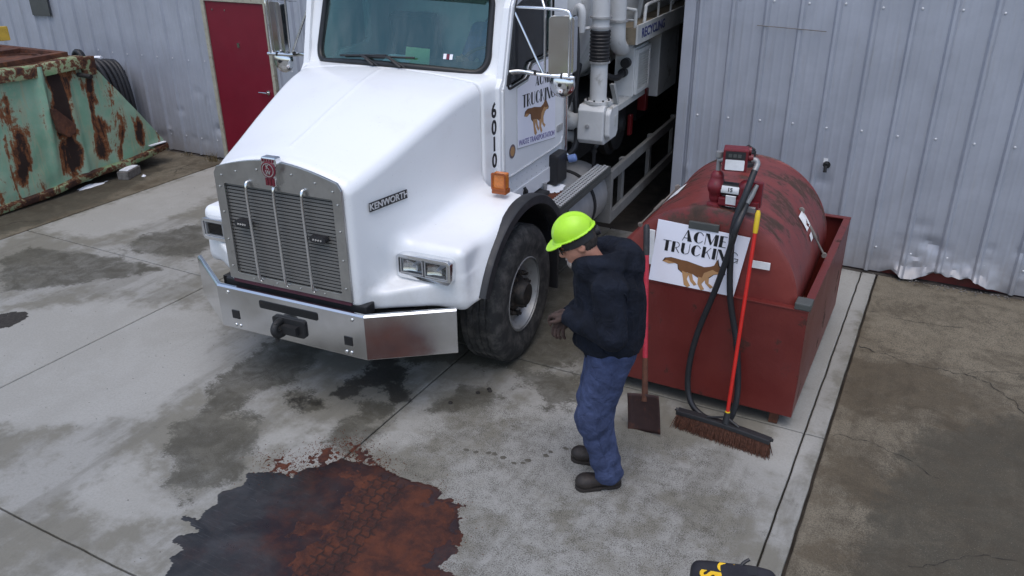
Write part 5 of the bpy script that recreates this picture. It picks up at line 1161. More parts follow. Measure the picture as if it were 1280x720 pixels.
rod((-.785, 5.88, 1.275), (-.585, 5.90, .955)); rod((-1.745, 6.05, 1.26), (-1.99, 5.92, .955))

# --- transfer pump on the tank
PX, PY = -1.165, 5.15; PZ = TZ+math.sqrt(TR**2-(PX-TX)**2)
pump = empty('fuel_pump', (PX, PY, PZ), 0, 'small dark red transfer pump with square meter on top of the tank', 'fuel pump'); pump.scale = (.72, .72, .72); PS = .72
m_ = MB(); m_.lathe([(.075, -.01), (.07, .02), (.045, .035), (.045, .08)], (-.10, 0, 0), (0, 0, 1), 18); m_.build('pump_base', 'pump_red', pump, 40)
def body_sdf(X, Y, Z):
    d = cone(X, Y, Z, (-.10, 0, .08), (-.10, 0, .27), .058, .06); d = smin(d, cone(X, Y, Z, (-.10, -.02, .18), (-.10, .03, .18), .075, .075), .03); d = smin(d, cone(X, Y, Z, (.16, 0, .11), (.17, .0, .20), .07, .075), .03); return d
mesh_obj('pump_body', surf(body_sdf, (-.22, -.13, -.02), (.30, .15, .38), .008), 'pump_red', pump, 60)
m_ = MB(); m_.lathe([(.062, -.05), (.062, .13)], (.0, -.0, .17), (1, 0, 0), 24); mo = m_.build('motor', 'black_plastic', pump, 40)
m_ = MB(); m_.loft([[(x, .0635*math.sin(a), .17+.0635*math.cos(a)) for x in (-.042, .118)] for a in np.linspace(-2.0, -.9, 8)], cap=False, close=False); m_.build('motor_band', 'sticker_white', mo, 40)
lettering('15', .05, (.04, -.0655, .178), (1, 0, 0), (0, .15, 1), 'ink_black', mo, .001)
m_ = MB(); m_.obox((.055, -.062, .075), (.045, 0, 0), (0, .004, .002), (0, -.01, .052)); m_.build('tag', 'sticker_white', pump)
m_ = MB(); m_.box(-.06, .15, -.06, .06, .02, .10); m_.build('pump_plinth', 'pump_red', pump, bevel=.015)
m_ = MB(); m_.tube([(-.10, 0, .27), (-.10, 0, .44)], .02, 10); m_.tube([(-.10, 0, .42), (-.02, 0, .44)], .026, 10); m_.lathe([(.034, -.02), (.034, .03)], (-.10, 0, .47), (0, 0, 1), 12); m_.build('riser', 'pump_grey', pump, 40)
m_ = MB(); m_.obox((.045, -.005, .455), (.105, .02, 0), (-.015, .075, 0), (0, 0, .10)); mt = m_.build('meter', 'pump_red', pump, bevel=.012)
fo = Vector((.045, -.005, .455))+Vector((.015, -.0775, 0)); fu, fv = Vector((.982, .187, 0)), Vector((0, 0, 1)); fn = fu.cross(fv)
for a, b, c_, d_, mm, hgt in ((-.085, .085, .012, .082, 'black_plastic', .004), (-.082, .082, -.085, .008, 'sticker_white', .003)):
    m_ = MB(); m_.prism(rrect(a, b, c_, d_, .008), fo, fu, fv, fn*hgt); m_.build('meter_face', mm, mt)
for k in range(3): m_ = MB(); m_.prism(rrect(-.06+k*.04, -.03+k*.04, .03, .06, .004), fo+fn*.004, fu, fv, fn*.003); m_.build('meter_digit', 'grey_plate', mt)
m_ = MB(); m_.tube([(.15, .02, .47), (.19, .03, .47)], .03, 12); m_.lathe([(.032, 0), (.032, .02)], (.15, .02, .53), (1, .2, 0), 12); m_.build('meter_outlet', 'pump_red', mt, 40)
m_ = MB(); m_.tube(spline([(.18, .03, .45), (.215, .03, .45), (.235, .02, .42), (.225, -.02, .37)], 5), .026, 12); m_.build('hose_elbow', 'pump_grey', mt, 50)
m_ = MB(); m_.box(.20, .31, -.01, .05, .03, .26); m_.box(.21, .30, -.055, -.011, .03, .09); m_.build('nozzle_boot', 'pump_red', pump, bevel=.006)
m_ = MB(); m_.tube([(.265, -.03, .25), (.235, -.07, .16), (.205, -.11, .09)], [.018, .026, .028], 12); m_.obox((.235, -.05, .03), (.045, 0, 0), (0, .02, .01), (0, -.004, .022)); m_.build('nozzle', 'pump_grey', pump, 50)
# delivery hose hanging in a long loop in front of the box
HB = [(PX+.225*PS, PY-.02*PS, PZ+.37*PS), (PX+.20*PS, PY-.14*PS, PZ+.20*PS), (-1.06, 4.99, 1.43), (-1.055, 4.975, 1.2), (-1.025, 4.965, .92), (-.95, 4.955, .62), (-.905, 4.94, .36), (-.89, 4.90, .18), (-.92, 4.86, .05), (-1.02, 4.84, .03), (-1.16, 4.86, .08), (-1.23, 4.90, .20), (-1.24, 4.93, .42), (-1.205, 4.95, .66), (-1.13, 4.955, .95), (-1.07, 4.95, 1.22), (-1.035, 4.945, 1.42), (PX+.20*PS, PY-.19*PS, PZ+.03*PS), (PX+.205*PS, PY-.11*PS, PZ+.09*PS)]
m_ = MB(); m_.tube(spline(HB, 9), .0205, 12); ho = m_.build('fuel_hose', 'hose_rubber', None, 60); tag(ho, 'black rubber fuel hose hanging from the pump in a long loop', 'hose')

# --- white sign leaning on the tank end
P00, P10, P11, P01 = Vector((-1.590, 5.022, .905)), Vector((-1.010, 5.022, .905)), Vector((-.957, 5.037, 1.345)), Vector((-1.590, 5.037, 1.365))
P00 = Vector((-1.605, 5.010, .92)); P10 = Vector((-1.015, 5.010, .915)); P11 = Vector((-.958, 5.036, 1.335)); P01 = Vector((-1.575, 5.036, 1.36))
sn = empty('paper_sign', (-1.28, 5.02, 0), 0, 'white board sign with running coyote leaning on the fuel tank', 'sign'); so_ = Vector((-1.28, 5.02, 0))
m_ = MB(); nrm = (P10-P00).cross(P01-P00).normalized(); q = [P00-so_, P10-so_, P11-so_, P01-so_]
m_.add(q+[p-nrm*.005 for p in q], [(0,1,2,3),(4,7,6,5),(0,4,5,1),(1,5,6,2),(2,6,7,3),(3,7,4,0)]); m_.build('board', 'paper_white', sn)
us_ = (P10-P00).normalized(); vs_ = (P01-P00).normalized(); fc = lambda a, b: P00+(P10-P00)*a+(P01-P00)*b-so_+nrm*.0005
display_word('ACME', .078, fc(.56, .735), us_, vs_, 'ink_black', sn); display_word('TRUCKING', .0765, fc(.535, .525), us_, vs_, 'ink_black', sn)
coyote(fc(.13, .12), us_, vs_, .43, sn, .56)

# --- push broom
bh = Vector((-.922, 4.70, .0)); ax = Vector((-.606+1.234, 4.626-4.688, 0)).normalized(); bxv = Vector((-ax.y, ax.x, 0))
br = empty('push_broom', bh, math.atan2(ax.y, ax.x), 'push broom with red handle and brown bristles leaning on the box', 'broom')
m_ = MB(); rings = []
for k in range(15):
    t = -1+k/7; x = .325*t; dz = .012*(1-t*t); rings.append([(x, -.032, .095+dz), (x, .032, .095+dz), (x, .028, .125+dz), (x, -.028, .125+dz)])
m_.loft(rings); m_.build('broom_block', 'black_plastic', br, bevel=.006)
m_ = MB()
for i in range(2600):
    x = random.uniform(-.32, .32); y = random.uniform(-.03, .03); t = x/.32
    ex, ey = x+random.gauss(.012*t, .008), y+random.gauss(y*.5-.012, .010); w_ = .0016; z1 = .097+.012*(1-t*t)
    m_.add([(x-w_, y, z1), (x+w_, y, z1), (ex+w_*.7, ey, random.uniform(.001, .008)), (ex-w_*.7, ey, .002)], [(0, 1, 2, 3)])
o_ = m_.build('bristles', 'bristle', br); o_['kind'] = 'stuff'
m_ = MB(); m_.box(-.315, .315, -.027, .027, .03, .096); m_.build('bristle_core', 'bristle', br)
topw = Vector((-.920, 4.985, 1.545)); inv = Matrix.Rotation(-math.atan2(ax.y, ax.x), 4, 'Z'); tl = inv @ (topw-bh); bl = Vector((.02, .0, .135)); dr_ = (tl-bl)
def hp(t): return bl+dr_*t
m_ = MB(); m_.tube([hp(.05), hp(.905)], .0125, 12); m_.build('handle', 'broom_red', br, 50)
m_ = MB(); m_.tube([hp(.90), hp(.92), hp(.985), hp(1.0)], [.0145, .0165, .0165, .010], 12); m_.build('grip', 'yellow_grip', br, 50)
m_ = MB(); m_.tube([hp(0), hp(.055)], [.026, .018], 12); m_.build('socket', 'black_plastic', br, 50)
m_ = MB(); m_.tube([hp(.035), hp(.06)], [.019, .0165], 12); m_.build('ferrule', 'yellow_grip', br, 50)
for s in (-1, 1): m_ = MB(); m_.tube([hp(.03), (s*.11, 0, .137)], .008, 6); m_.lathe([(.012, 0), (.012, .03)], (s*.31, 0, .112), (s, 0, .4), 8); m_.build('brace', 'black_plastic', br, 50)

# --- square shovel
sb = Vector((-1.405, 4.53, 0)); st_ = Vector((-1.633, 4.972, 1.335)); sh = empty('shovel', sb, 0, 'square shovel with red handle and dark blade leaning on the box', 'shovel'); sv = st_-sb
def sp(t): return sv*t
sd_ = sv.normalized(); sx_ = Vector((.985, -.05, 0)); sx_ = (sx_-sd_*sx_.dot(sd_)).normalized(); sn_ = sx_.cross(sd_)
X, T = np.meshgrid(np.linspace(-1, 1, 13), np.linspace(0, 1, 13)); BL, BW = .27, .118
Pn = [[sd_*(BL*t+.004)+sx_*(BW*x*(1-.04*t))+sn_*(.022*abs(x)**3-.014+.03*t*t) for x in np.linspace(-1, 1, 13)] for t in np.linspace(0, 1, 13)]
m_ = MB(); n_ = 13; m_.v = [tuple(p) for r_ in Pn for p in r_]; m_.f = [(j*n_+i, j*n_+i+1, (j+1)*n_+i+1, (j+1)*n_+i) for j in range(n_-1) for i in range(n_-1)]
blade = m_.build('blade', 'shovel_blade', sh, 60); md = blade.modifiers.new('s', 'SOLIDIFY'); md.thickness = .004
m_ = MB(); m_.tube([sp(.155), sp(.20), sp(.30), sp(.37)], [.024, .021, .019, .018], 12); m_.build('shank', 'rust_plain', sh, 50)
m_ = MB(); m_.tube([sp(.365), sp(.86)], .0185, 12); m_.build('handle', 'shovel_red', sh, 50)
m_ = MB(); m_.tube([sp(.855), sp(.87), sp(.985), sp(1.0)], [.0195, .0215, .0215, .012], 12); m_.build('grip', 'black_plastic', sh, 50)

# --- black spill kit bag at the edge of the yard
def bag_sdf(X, Y, Z):
    d = rbox(X, Y, Z, (0, 0, .125), (.205, .40, .125), .035); return d+.006*np.sin(X*23+Y*5)*np.sin(Y*17)-.02*np.exp(-(X/.2)**2)*(Z > .15)
bg_ = empty('kit_bag', (-.394, 2.93, .002), R(17), 'black kit bag with yellow lettering standing on the concrete', 'bag')
mesh_obj('bag_body', surf(bag_sdf, (-.27, -.46, -.02), (.27, .46, .32), .014), 'navy_bag', bg_, 60)
m_ = MB(); m_.tube(spline([(.03, .365, .24), (.04, .39, .265), (.075, .41, .285)], 5), .009, 8); m_.obox((.06, .35, .262), (.05, 0, 0), (0, .03, 0), (0, 0, .006)); m_.build('strap', 'black_plastic', bg_, 50)
lettering('Sp', .15, (-.035, .31, .266), (-.05, -1, 0), (1, -.05, 0), 'bag_yellow', bg_, .004, .002); lettering('S', .12, (-.13, .29, .264), (-.05, -1, 0), (1, -.05, 0), 'bag_yellow', bg_, .004, .002)

# --- the spill
SPILL = [(-3.54,2.46),(-3.45,2.48),(-3.46,2.64),(-3.5,2.72),(-3.42,2.85),(-3.5,2.94),(-3.39,2.99),(-3.29,3.03),(-3.21,3.03),(-3.21,3.12),(-3.11,3.25),(-3.09,3.35),(-2.98,3.35),(-2.81,3.4),(-2.74,3.38),(-2.55,3.35),(-2.35,3.39),(-2.29,3.3),(-2.17,3.29),(-2.08,3.18),(-2.0,3.07),(-2.03,2.91),(-1.97,2.97),(-2.0,2.81),(-1.89,2.79),(-1.9,2.68),(-2.09,2.48),(-2.54,2.25),(-2.98,2.05),(-3.25,2.08),(-3.36,2.18),(-3.3,2.27),(-3.41,2.29),(-3.43,2.32),(-3.37,2.41)]
RUST = [(-2.88,2.61),(-2.95,2.76),(-2.76,2.83),(-2.88,3.09),(-2.99,3.18),(-2.94,3.28),(-2.87,3.35),(-2.7,3.36),(-2.55,3.38),(-2.35,3.40),(-2.29,3.31),(-2.15,3.30),(-2.06,3.18),(-1.98,3.07),(-2.02,2.91),(-1.98,2.81),(-1.87,2.79),(-1.88,2.68),(-2.18,2.40),(-2.57,2.2),(-2.69,2.38),(-2.75,2.68)]
TRACK = [(-2.73,3.40),(-2.79,3.24),(-2.70,2.7),(-2.63,2.2),(-2.30,2.2),(-2.40,2.8),(-2.47,3.2),(-2.54,3.38)]
SPL = [[(-3.5,3.14),(-3.36,3.17),(-3.22,3.1),(-3.24,3.03),(-3.38,3.03)], [(-3.26,3.34),(-3.22,3.45),(-3.09,3.35),(-3.12,3.2),(-3.24,3.2)], [(-3.12,3.5),(-2.96,3.5),(-2.8,3.43),(-2.87,3.35),(-3.03,3.38)]]
h_ = .010; X, Y = np.meshgrid(np.arange(-3.7, -1.75, h_), np.arange(1.95, 3.62, h_))
s1 = poly_sd(X, Y, SPILL)+.035*fbm(X*7, Y*7, 1, 4)+.02*fbm(X*25, Y*25, 3, 3)
rs_ = poly_sd(X, Y, RUST)
Z = .0022+.0012*sstep(s1, -.012, .03)+.0006*fbm(X*3, Y*3, 5)*sstep(s1, 0, .05)-.004*(s1 < -.006)
me, idx = grid_mesh(X, Y, Z, s1 > -.006); set_attr(me, 'rust', np.clip(rs_, -.4, .4).reshape(-1)[idx])
tag(mesh_obj('liquid_spill', me, 'spill_liquid', None, 179), 'dark wet liquid spill spread over the concrete slabs', 'spill')
h_ = .0065; X, Y = np.meshgrid(np.arange(-3.6, -1.75, h_), np.arange(1.95, 3.60, h_))
rs_ = poly_sd(X, Y, RUST)+.05*fbm(X*6, Y*6, 2, 4)+.05*fbm(X*28, Y*28, 5, 3)
bare = -poly_sd(X, Y, [(-3.05, 2.80), (-3.09, 2.97), (-3.04, 3.12), (-2.92, 3.10), (-2.87, 2.94), (-2.95, 2.80)])
spl = np.max([poly_sd(X, Y, p) for p in SPL], 0)-.015+.11*fbm(X*45, Y*45, 6, 3)
m1 = np.minimum(rs_, .25)-.035+.13*fbm(X*3.2+4, Y*3.2, 7, 4)*(np.abs(X+2.55)>.0); mk = np.maximum(m1, spl*.6); mk = mk-.12*np.clip(-(bare)-.0, 0, 1)
tr_ = poly_sd(X, Y, TRACK); cxl = np.interp(Y, [2.2, 2.8, 3.2, 3.38], [-2.465, -2.55, -2.63, -2.635]); u_ = X-cxl
rib = (u_/.062+.5+.12*np.sin(Y*2*PI/.075)); fr_ = np.abs(rib-np.round(rib)); cr_ = Y/.075+.5*(np.floor(rib) % 2); fc_ = np.abs(cr_-np.round(cr_))
groove = np.maximum(sstep(.42-0*fr_, 0, 1)*0+(1-sstep(fr_, .05, .13)), 1-sstep(fc_, .05, .12)); inside = sstep(tr_+.02*fbm(X*20, Y*20, 1, 2), 0, .03)
wob = fbm(X*14, Y*14, 4, 3)
base = .006+.006*sstep(mk, 0, .10)+.005*fbm(X*18, Y*18, 3, 4)*sstep(mk, 0, .06)+.003*fbm(X*60, Y*60, 6, 2)
Z = base+inside*(.0050*sstep(groove, .3, .7)-.0045+.002*wob-.0055*(1-groove)*0)
Z = Z-.0095*(1-sstep(mk, -.006, .02))
me, idx = grid_mesh(X, Y, Z, mk > -.004); set_attr(me, 'tread', (inside*groove*sstep(wob, -.6, -.2)).reshape(-1)[idx])
pw = mesh_obj('rust_powder', me, 'rust_powder', None, 40); tag(pw, 'rust red absorbent powder with tyre tread prints over the spill', 'powder')
# grains thrown clear of the heap
m_ = MB(); n_ = 0
while n_ < 2200:
    p = random.choice(SPL+[RUST]); q = random.choice(p); x, y = q[0]+random.gauss(0, .07), q[1]+random.gauss(0, .07)
    s = random.uniform(.0015, .005); m_.add([(x+s, y, .001), (x-s*.6, y+s*.8, .001), (x-s*.6, y-s*.8, .001), (x, y, .001+s*1.3)], [(0, 1, 3), (1, 2, 3), (2, 0, 3)]); n_ += 1
tag(m_.build('scattered_grains', 'rust_dust'), 'loose rust red grains scattered round the powder heap', 'grains', kind='stuff')
# crumbs and dark drips on the slabs
tag(flat_patch('drain_stain', -6.94, 3.57, .15, .13, 'grime', 7, .003), 'small round dark oil patch alone on the pale concrete', 'stain')
for k, (x, y) in enumerate([(-2.62, 4.52), (-2.67, 4.44), (-2.60, 4.50), (-2.78, 4.23)]):
    m_ = MB(); m_.lathe([(.004, 0), (.018, .002), (.014, .012), (.003, .016)], (x, y, 0), (0, 0, 1), 7); tag(m_.build('dirt_lump', 'grime'), 'small black lump of dirt on the concrete ahead of the front tyre', 'dirt', 'dirt lumps ahead of the front tyre')
DRIPS = [(-2.39, 3.8), (-2.32, 3.81), (-2.24, 3.84), (-2.2, 3.85), (-2.13, 3.84), (-2.04, 3.82), (-1.99, 3.85), (-1.97, 3.89), (-1.89, 3.99), (-1.88, 4.04), (-1.81, 4.12)]
for k, (x, y) in enumerate(DRIPS):
    tag(flat_patch('drip', x, y, .013+.008*random.random(), .012+.006*random.random(), 'wet_spot', k, .002), 'small dark drip in the trail between the spill and the worker', 'drip', 'trail of drips across the concrete')
m_ = MB()
for i in range(700):
    x, y = random.uniform(-8.5, -.4), random.uniform(2.0, 7.5); s = random.uniform(.002, .006)
    m_.add([(x+s, y, .0015), (x-s*.6, y+s*.8, .0015), (x-s*.6, y-s*.8, .0015), (x, y, .0015+s)], [(0, 1, 3), (1, 2, 3), (2, 0, 3)])
tag(m_.build('yard_grit', 'concrete_block'), 'fine loose grit strewn over the yard slabs', 'grit', kind='stuff')

# =================================================================== PEOPLE
# worker, local frame: +x forward, +y his left, origin between the feet
wk = empty('person', (-1.50, 3.973, 0), math.atan2(-.44, -.90), 'person in yellow hard hat, dark hooded jacket and jeans looking down', 'person')
HC = np.array((.185, 0, 1.590)); tilt = R(28)
hf = np.array((math.cos(tilt), 0, -math.sin(tilt))); hu = np.array((math.sin(tilt), 0, math.cos(tilt)))
def H(a, b, c): return HC+hf*a+np.array((0, 1, 0))*b+hu*c
def head_local(X, Y, Z):
    dx, dy, dz = X-HC[0], Y-HC[1], Z-HC[2]; return dx*hf[0]+dz*hf[2], dy, dx*hu[0]+dz*hu[2]
SHL, SHR = (.02, .205, 1.40), (.02, -.205, 1.40)
ELL_, ELR = (.0, .275, 1.15), (.04, -.265, 1.14)
WRL, WRR = (.225, .07, 1.165), (.215, -.06, 1.10)
HIPL, HIPR = (-.02, .095, .93), (-.02, -.095, .93)
KNL, KNR = (.065, .105, .50), (.045, -.095, .51)
ANL, ANR = (-.04, .105, .10), (-.02, -.115, .10)
def body_fn(X, Y, Z):
    a, b, c = head_local(X, Y, Z)
    d = ell(a, b, c, (-.005, 0, .035), (.098, .077, .105)); d = smin(d, ell(a, b, c, (.035, 0, -.05), (.062, .058, .072)), .05)
    d = smin(d, cone(a, b, c, (.092, 0, .005), (.113, 0, -.028), .010, .016), .02)            # nose
    d = smin(d, ell(a, b, c, (.078, 0, -.105), (.026, .030, .020)), .03)                      # chin
    d = smin(d, cone(a, b, c, (.086, -.02, -.068), (.086, .02, -.068), .009, .009), .012)     # lips
    d = smin(d, cone(a, np.abs(b), c, (.080, .02, .022), (.076, .05, .024), .010, .010), .015)  # brow
    for s in (1, -1):
        e = ell(a, b, c, (-.012, s*.080, -.006), (.022, .012, .034)); e = np.maximum(e, -ell(a, b, c, (-.006, s*.092, -.002), (.012, .008, .018))); d = smin(d, e, .008)
    d = smin(d, cone(X, Y, Z, (.06, 0, 1.42), HC-hu*.08-hf*.02, .066, .060), .04)
    d = smin(d, cone(X, Y, Z, (0, 0, 1.30), (-.02, 0, .98), .15, .14, (1, 1.25, 1)), .06)
    for S_, E_, W_ in ((SHL, ELL_, WRL), (SHR, ELR, WRR)): d = smin(d, cone(X, Y, Z, S_, E_, .055, .043), .05); d = smin(d, cone(X, Y, Z, E_, W_, .041, .03), .02)
    for S_, E_, W_ in ((HIPL, KNL, ANL), (HIPR, KNR, ANR)): d = smin(d, cone(X, Y, Z, S_, E_, .085, .06), .05); d = smin(d, cone(X, Y, Z, E_, W_, .056, .04), .02)
    return d
mesh_obj('body', surf(body_fn, (-.30, -.42, .02), (.45, .42, 1.72), .0085), 'skin', wk, 179)
_FD = np.random.default_rng(5).normal(size=(40, 3)); _FD /= np.linalg.norm(_FD, axis=1, keepdims=True)
def folds(X, Y, Z, k, amp):
    s = 0
    for i in range(7):
        d = _FD[(k*7+i) % 40]; w = _FD[(k*5+i+9) % 40]; fq = 14+7*i
        ph = fq*(d[0]*X+d[1]*Y+.9*d[2]*Z)+1.6*np.sin(9*(w[0]*X+w[1]*Y+w[2]*Z)+i)+i*1.3
        env = .5+.5*np.sin(6.5*(w[1]*X+w[2]*Y+w[0]*Z)*1.4+2.1*i+k)
        s = s+env*(1-1.7*np.abs(np.sin(ph)))*(1.0-.09*i)
    return -amp*s*.55
def jacket(X, Y, Z):
    d = cone(X, Y, Z, (.015, 0, 1.33), (-.03, 0, 1.05), .175, .188, (1, 1.18, 1)); d = smin(d, ell(X, Y, Z, (-.07, 0, 1.22), (.135, .215, .23)), .06)
    d = smin(d, cone(X, Y, Z, (.10, 0, 1.33), (.05, 0, 1.0), .085, .13, (1, 1.3, 1)), .07)
    for S_, E_, W_ in ((SHL, ELL_, WRL), (SHR, ELR, WRR)): d = smin(d, cone(X, Y, Z, S_, E_, .098, .084), .03); d = smin(d, cone(X, Y, Z, E_, W_, .082, .060), .022)
    d = smin(d, ell(X, Y, Z, (-.015, 0, .985), (.18, .215, .055)), .03)          # gathered hem
    d = d+.010*np.exp(-((Z-.935)/.02)**2)
    # hood lying on the back, rolled round the neck
    hd = np.sqrt((np.hypot((X-.045)/1.05, Y/1.15)-.115)**2+((Z-1.492-.16*(.06-X))/1.25)**2)-.056; hd = smin(hd, ell(X, Y, Z, (-.105, 0, 1.465), (.092, .13, .115)), .05)
    d = smin(d, hd, .035)
    d = d+folds(X, Y, Z, 1, .0085)
    neck = cone(X, Y, Z, (.07, 0, 1.44), (.18, 0, 1.64), .060, .085); d = smax(d, -neck, .02)
    for W_, E_ in ((WRL, ELL_), (WRR, ELR)):
        w_ = np.array(W_); e_ = np.array(E_); u_ = (w_-e_)/np.linalg.norm(w_-e_); d = np.maximum(d, np.where(np.sqrt((X-w_[0])**2+(Y-w_[1])**2+(Z-w_[2])**2) < .12, (X-w_[0])*u_[0]+(Y-w_[1])*u_[1]+(Z-w_[2])*u_[2]-.015, -1))
    return np.maximum(d, .915+.10*(-X)*.0+.14*np.clip(-X, -.2, .2)*-1*-1-Z)
mesh_obj('jacket', surf(jacket, (-.34, -.42, .85), (.42, .42, 1.66), .0095), 'navy_cloth', wk, 179)
m_ = MB(); m_.loft([[((-.02+.145*sc*math.cos(a)), .185*sc*math.sin(a), z+.14*min(.2, max(-.2, .02-.145*math.cos(a)))) for a in np.linspace(0, 2*PI, 32, endpoint=False)] for z, sc in ((.885, .96), (.89, 1.0), (.92, 1.02), (.95, 1.03))], cap=False); m_.build('jacket_hem', 'navy_cloth', wk, 60)
def jeans(X, Y, Z):
    d = ell(X, Y, Z, (-.03, 0, .95), (.155, .19, .14))
    for S_, E_, W_, s in ((HIPL, KNL, ANL, 1), (HIPR, KNR, ANR, 2)):
        l = cone(X, Y, Z, S_, E_, .130, .106); l = smin(l, cone(X, Y, Z, E_, W_, .104, .088), .05)
        l = l+.005*np.sin(Z*52+X*16+s+1.8*np.sin(Y*20+Z*6))*np.clip((.30-Z)/.2, 0, 1)+folds(X, Y, Z, s*2+1, .0058); d = smin(d, l, .045)
    d = np.maximum(d, .045+.02*np.sin(X*20)*0-Z); return np.maximum(d, Z-1.02)
mesh_obj('trousers', surf(jeans, (-.28, -.36, .02), (.30, .36, 1.06), .0095), 'jeans', wk, 179)
for side, AN, yaw in (('l', ANL, .18), ('r', ANR, -.25)):
    cy, sy = math.cos(yaw), math.sin(yaw)
    def bl_(X, Y, Z):
        dx, dy = X-AN[0], Y-AN[1]; return dx*cy+dy*sy, -dx*sy+dy*cy, Z
    def boot(X, Y, Z):
        a, b, c = bl_(X, Y, Z); d = cone(a, b, c, (-.01, 0, .13), (-.015, 0, .06), .058, .052); d = smin(d, cone(a, b, c, (-.03, 0, .055), (.15, 0, .048), .046, .042, (1, 1.05, 1)), .04); d = smin(d, ell(a, b, c, (.145, 0, .052), (.06, .052, .042)), .03); return np.maximum(d, .018-c)
    def sole(X, Y, Z):
        a, b, c = bl_(X, Y, Z); d = cone(a, b, a*0, (-.035, 0, 0), (.155, 0, 0), .050, .053); d = np.maximum(d, np.abs(c-.012)-.0118); return np.maximum(d, -np.maximum(np.abs(a-.035)-.02, c-.010))
    bt = mesh_obj('boot', surf(boot, (AN[0]-.16, AN[1]-.16, -.01), (AN[0]+.28, AN[1]+.16, .22), .007), 'boot', wk, 179)
    mesh_obj('sole', surf(sole, (AN[0]-.16, AN[1]-.16, -.01), (AN[0]+.28, AN[1]+.16, .05), .005), 'boot_sole', bt, 40)
def on_surface(fn, p, d):
    p = np.array(p, float); d = np.array(d, float)/np.linalg.norm(d)
    for _ in range(40): p = p-d*float(fn(p[0:1], p[1:2], p[2:3])[0])*.7
    return Vector(p+d*.001)
def seam(fn, pts, r, mat, name):
    P = [on_surface(fn, q, d) for q, d in pts]; m_ = MB(); m_.tube(spline(P, 5), r, 6); m_.build(name, mat, wk, 60)
seam(jeans, [((fx, .28, z), (0, 1, 0)) for z, fx in ((.88, -.02), (.7, .01), (.5, .055), (.3, .0), (.1, -.04))], .0028, 'jeans', 'side_seam')
seam(jeans, [((.10, .16, .865), (1, 1.2, 0)), ((.07, .20, .83), (.6, 1, 0)), ((.02, .24, .815), (.2, 1, 0))], .003, 'jeans', 'pocket_seam')
seam(jacket, [((.10, .24, 1.06), (.5, 1, 0)), ((.06, .27, 1.03), (.3, 1, 0)), ((.02, .28, 1.00), (.1, 1, 0))], .004, 'navy_cloth', 'pocket_seam')
seam(jacket, [((.06, .30, 1.44), (0, 1, .6)), ((-.06, .30, 1.42), (-.2, 1, .5)), ((-.10, .30, 1.32), (-.4, 1, 0)), ((-.09, .30, 1.22), (-.4, 1, 0))], .0035, 'navy_cloth', 'shoulder_seam')
# gloves: palm, four curled fingers and a thumb each, one hand folded over the other
def glove(W_, E_, s, gm_):
    w_ = np.array(W_); e_ = np.array(E_); f0 = (w_-e_)/np.linalg.norm(w_-e_); f0 = f0+np.array((0.25, -s*.25, -.25)); f0 /= np.linalg.norm(f0)
    up = np.array((.15, 0, 1.)); lat = np.cross(f0, up); lat /= np.linalg.norm(lat); nn = np.cross(lat, f0)
    if s < 0: lat = -lat
    def L3(a, b, c): return w_+f0*a+lat*b+nn*c
    def fn(X, Y, Z):
        d = cone(X, Y, Z, L3(-.06, 0, 0), L3(.0, 0, 0), .040, .034); d = smin(d, cone(X, Y, Z, L3(.02, -.022, 0), L3(.085, -.028, -.004), .021, .020), .02); d = smin(d, cone(X, Y, Z, L3(.02, .022, 0), L3(.080, .030, -.004), .021, .019), .03)
        for k, ln in enumerate((.062, .072, .068, .052)):
            b = -.034+.0225*k; p0 = L3(.085, b, 0); p1 = L3(.085+ln*.55, b*1.08, -.012); p2 = L3(.085+ln*.80, b*1.1, -.042); p3 = L3(.085+ln*.70, b*1.1, -.066)
            fg = np.minimum(np.minimum(cone(X, Y, Z, p0, p1, .0112, .0104), cone(X, Y, Z, p1, p2, .0104, .0098)), cone(X, Y, Z, p2, p3, .0098, .0088)); d = smin(d, fg, .007)
        th = np.minimum(cone(X, Y, Z, L3(.025, -.040, -.006), L3(.065, -.062, -.022), .014, .012), cone(X, Y, Z, L3(.065, -.062, -.022), L3(.098, -.058, -.034), .012, .0105)); return smin(d, th, .012)
    lo = w_-.15; hi = w_+.2; mesh_obj('glove', surf(fn, lo, hi, .0048), gm_, wk, 179)
glove(WRL, ELL_, 1, 'glove_leather'); glove(WRR, ELR, -1, 'glove_leather')
# hard hat (shell + brim + headband), hair, beard, glasses
def hat(X, Y, Z):
    a, b, c = head_local(X, Y, Z); a = a/.84; b = b/.84; c = (c-.018)/.84; o = ell(a, b, c, (-.005, 0, .055), (.142, .118, .135)); i = ell(a, b, c, (-.005, 0, .05), (.134, .110, .128))
    o = o-.004*np.exp(-(b/.012)**2)*(c > .05)-.003*np.exp(-((np.abs(b)-.045)/.010)**2)*(c > .08)
    d = np.maximum(o, np.maximum(.048-c, -i))
    rim = np.maximum(ell(a, b, a*0, (-.005, 0, 0), (.156, .130, 1))*8, np.abs(c-.050)-.004); rim = np.maximum(rim, -ell(a, b, c, (-.005, 0, .05), (.134, .110, .128)))
    bk = np.maximum(np.hypot((a-.105)/1.0, b/1.08)-.105, np.abs(c-.045+.16*np.clip(a-.12, 0, 1))-.004); bk = np.maximum(bk, .09-a); bk = np.maximum(bk, -ell(a, b, c, (-.005, 0, .05), (.134, .110, .128)))
    return np.minimum(smin(d, bk, .012), rim)
hh_ = mesh_obj('hard_hat', surf(hat, tuple(HC-np.array((.24, .17, .22))), tuple(HC+np.array((.30, .17, .27))), .0052), 'hi_vis', wk, 179)
m_ = MB(); m_.loft([[Vector(H(-.005+r*1.08*math.cos(a), r*.90*math.sin(a), c)) for r, c in ((.099, .005), (.103, .008), (.103, .046), (.099, .046))] for a in np.linspace(R(35), R(325), 40)], cap=False); m_.build('headband', 'black_plastic', hh_, 50)
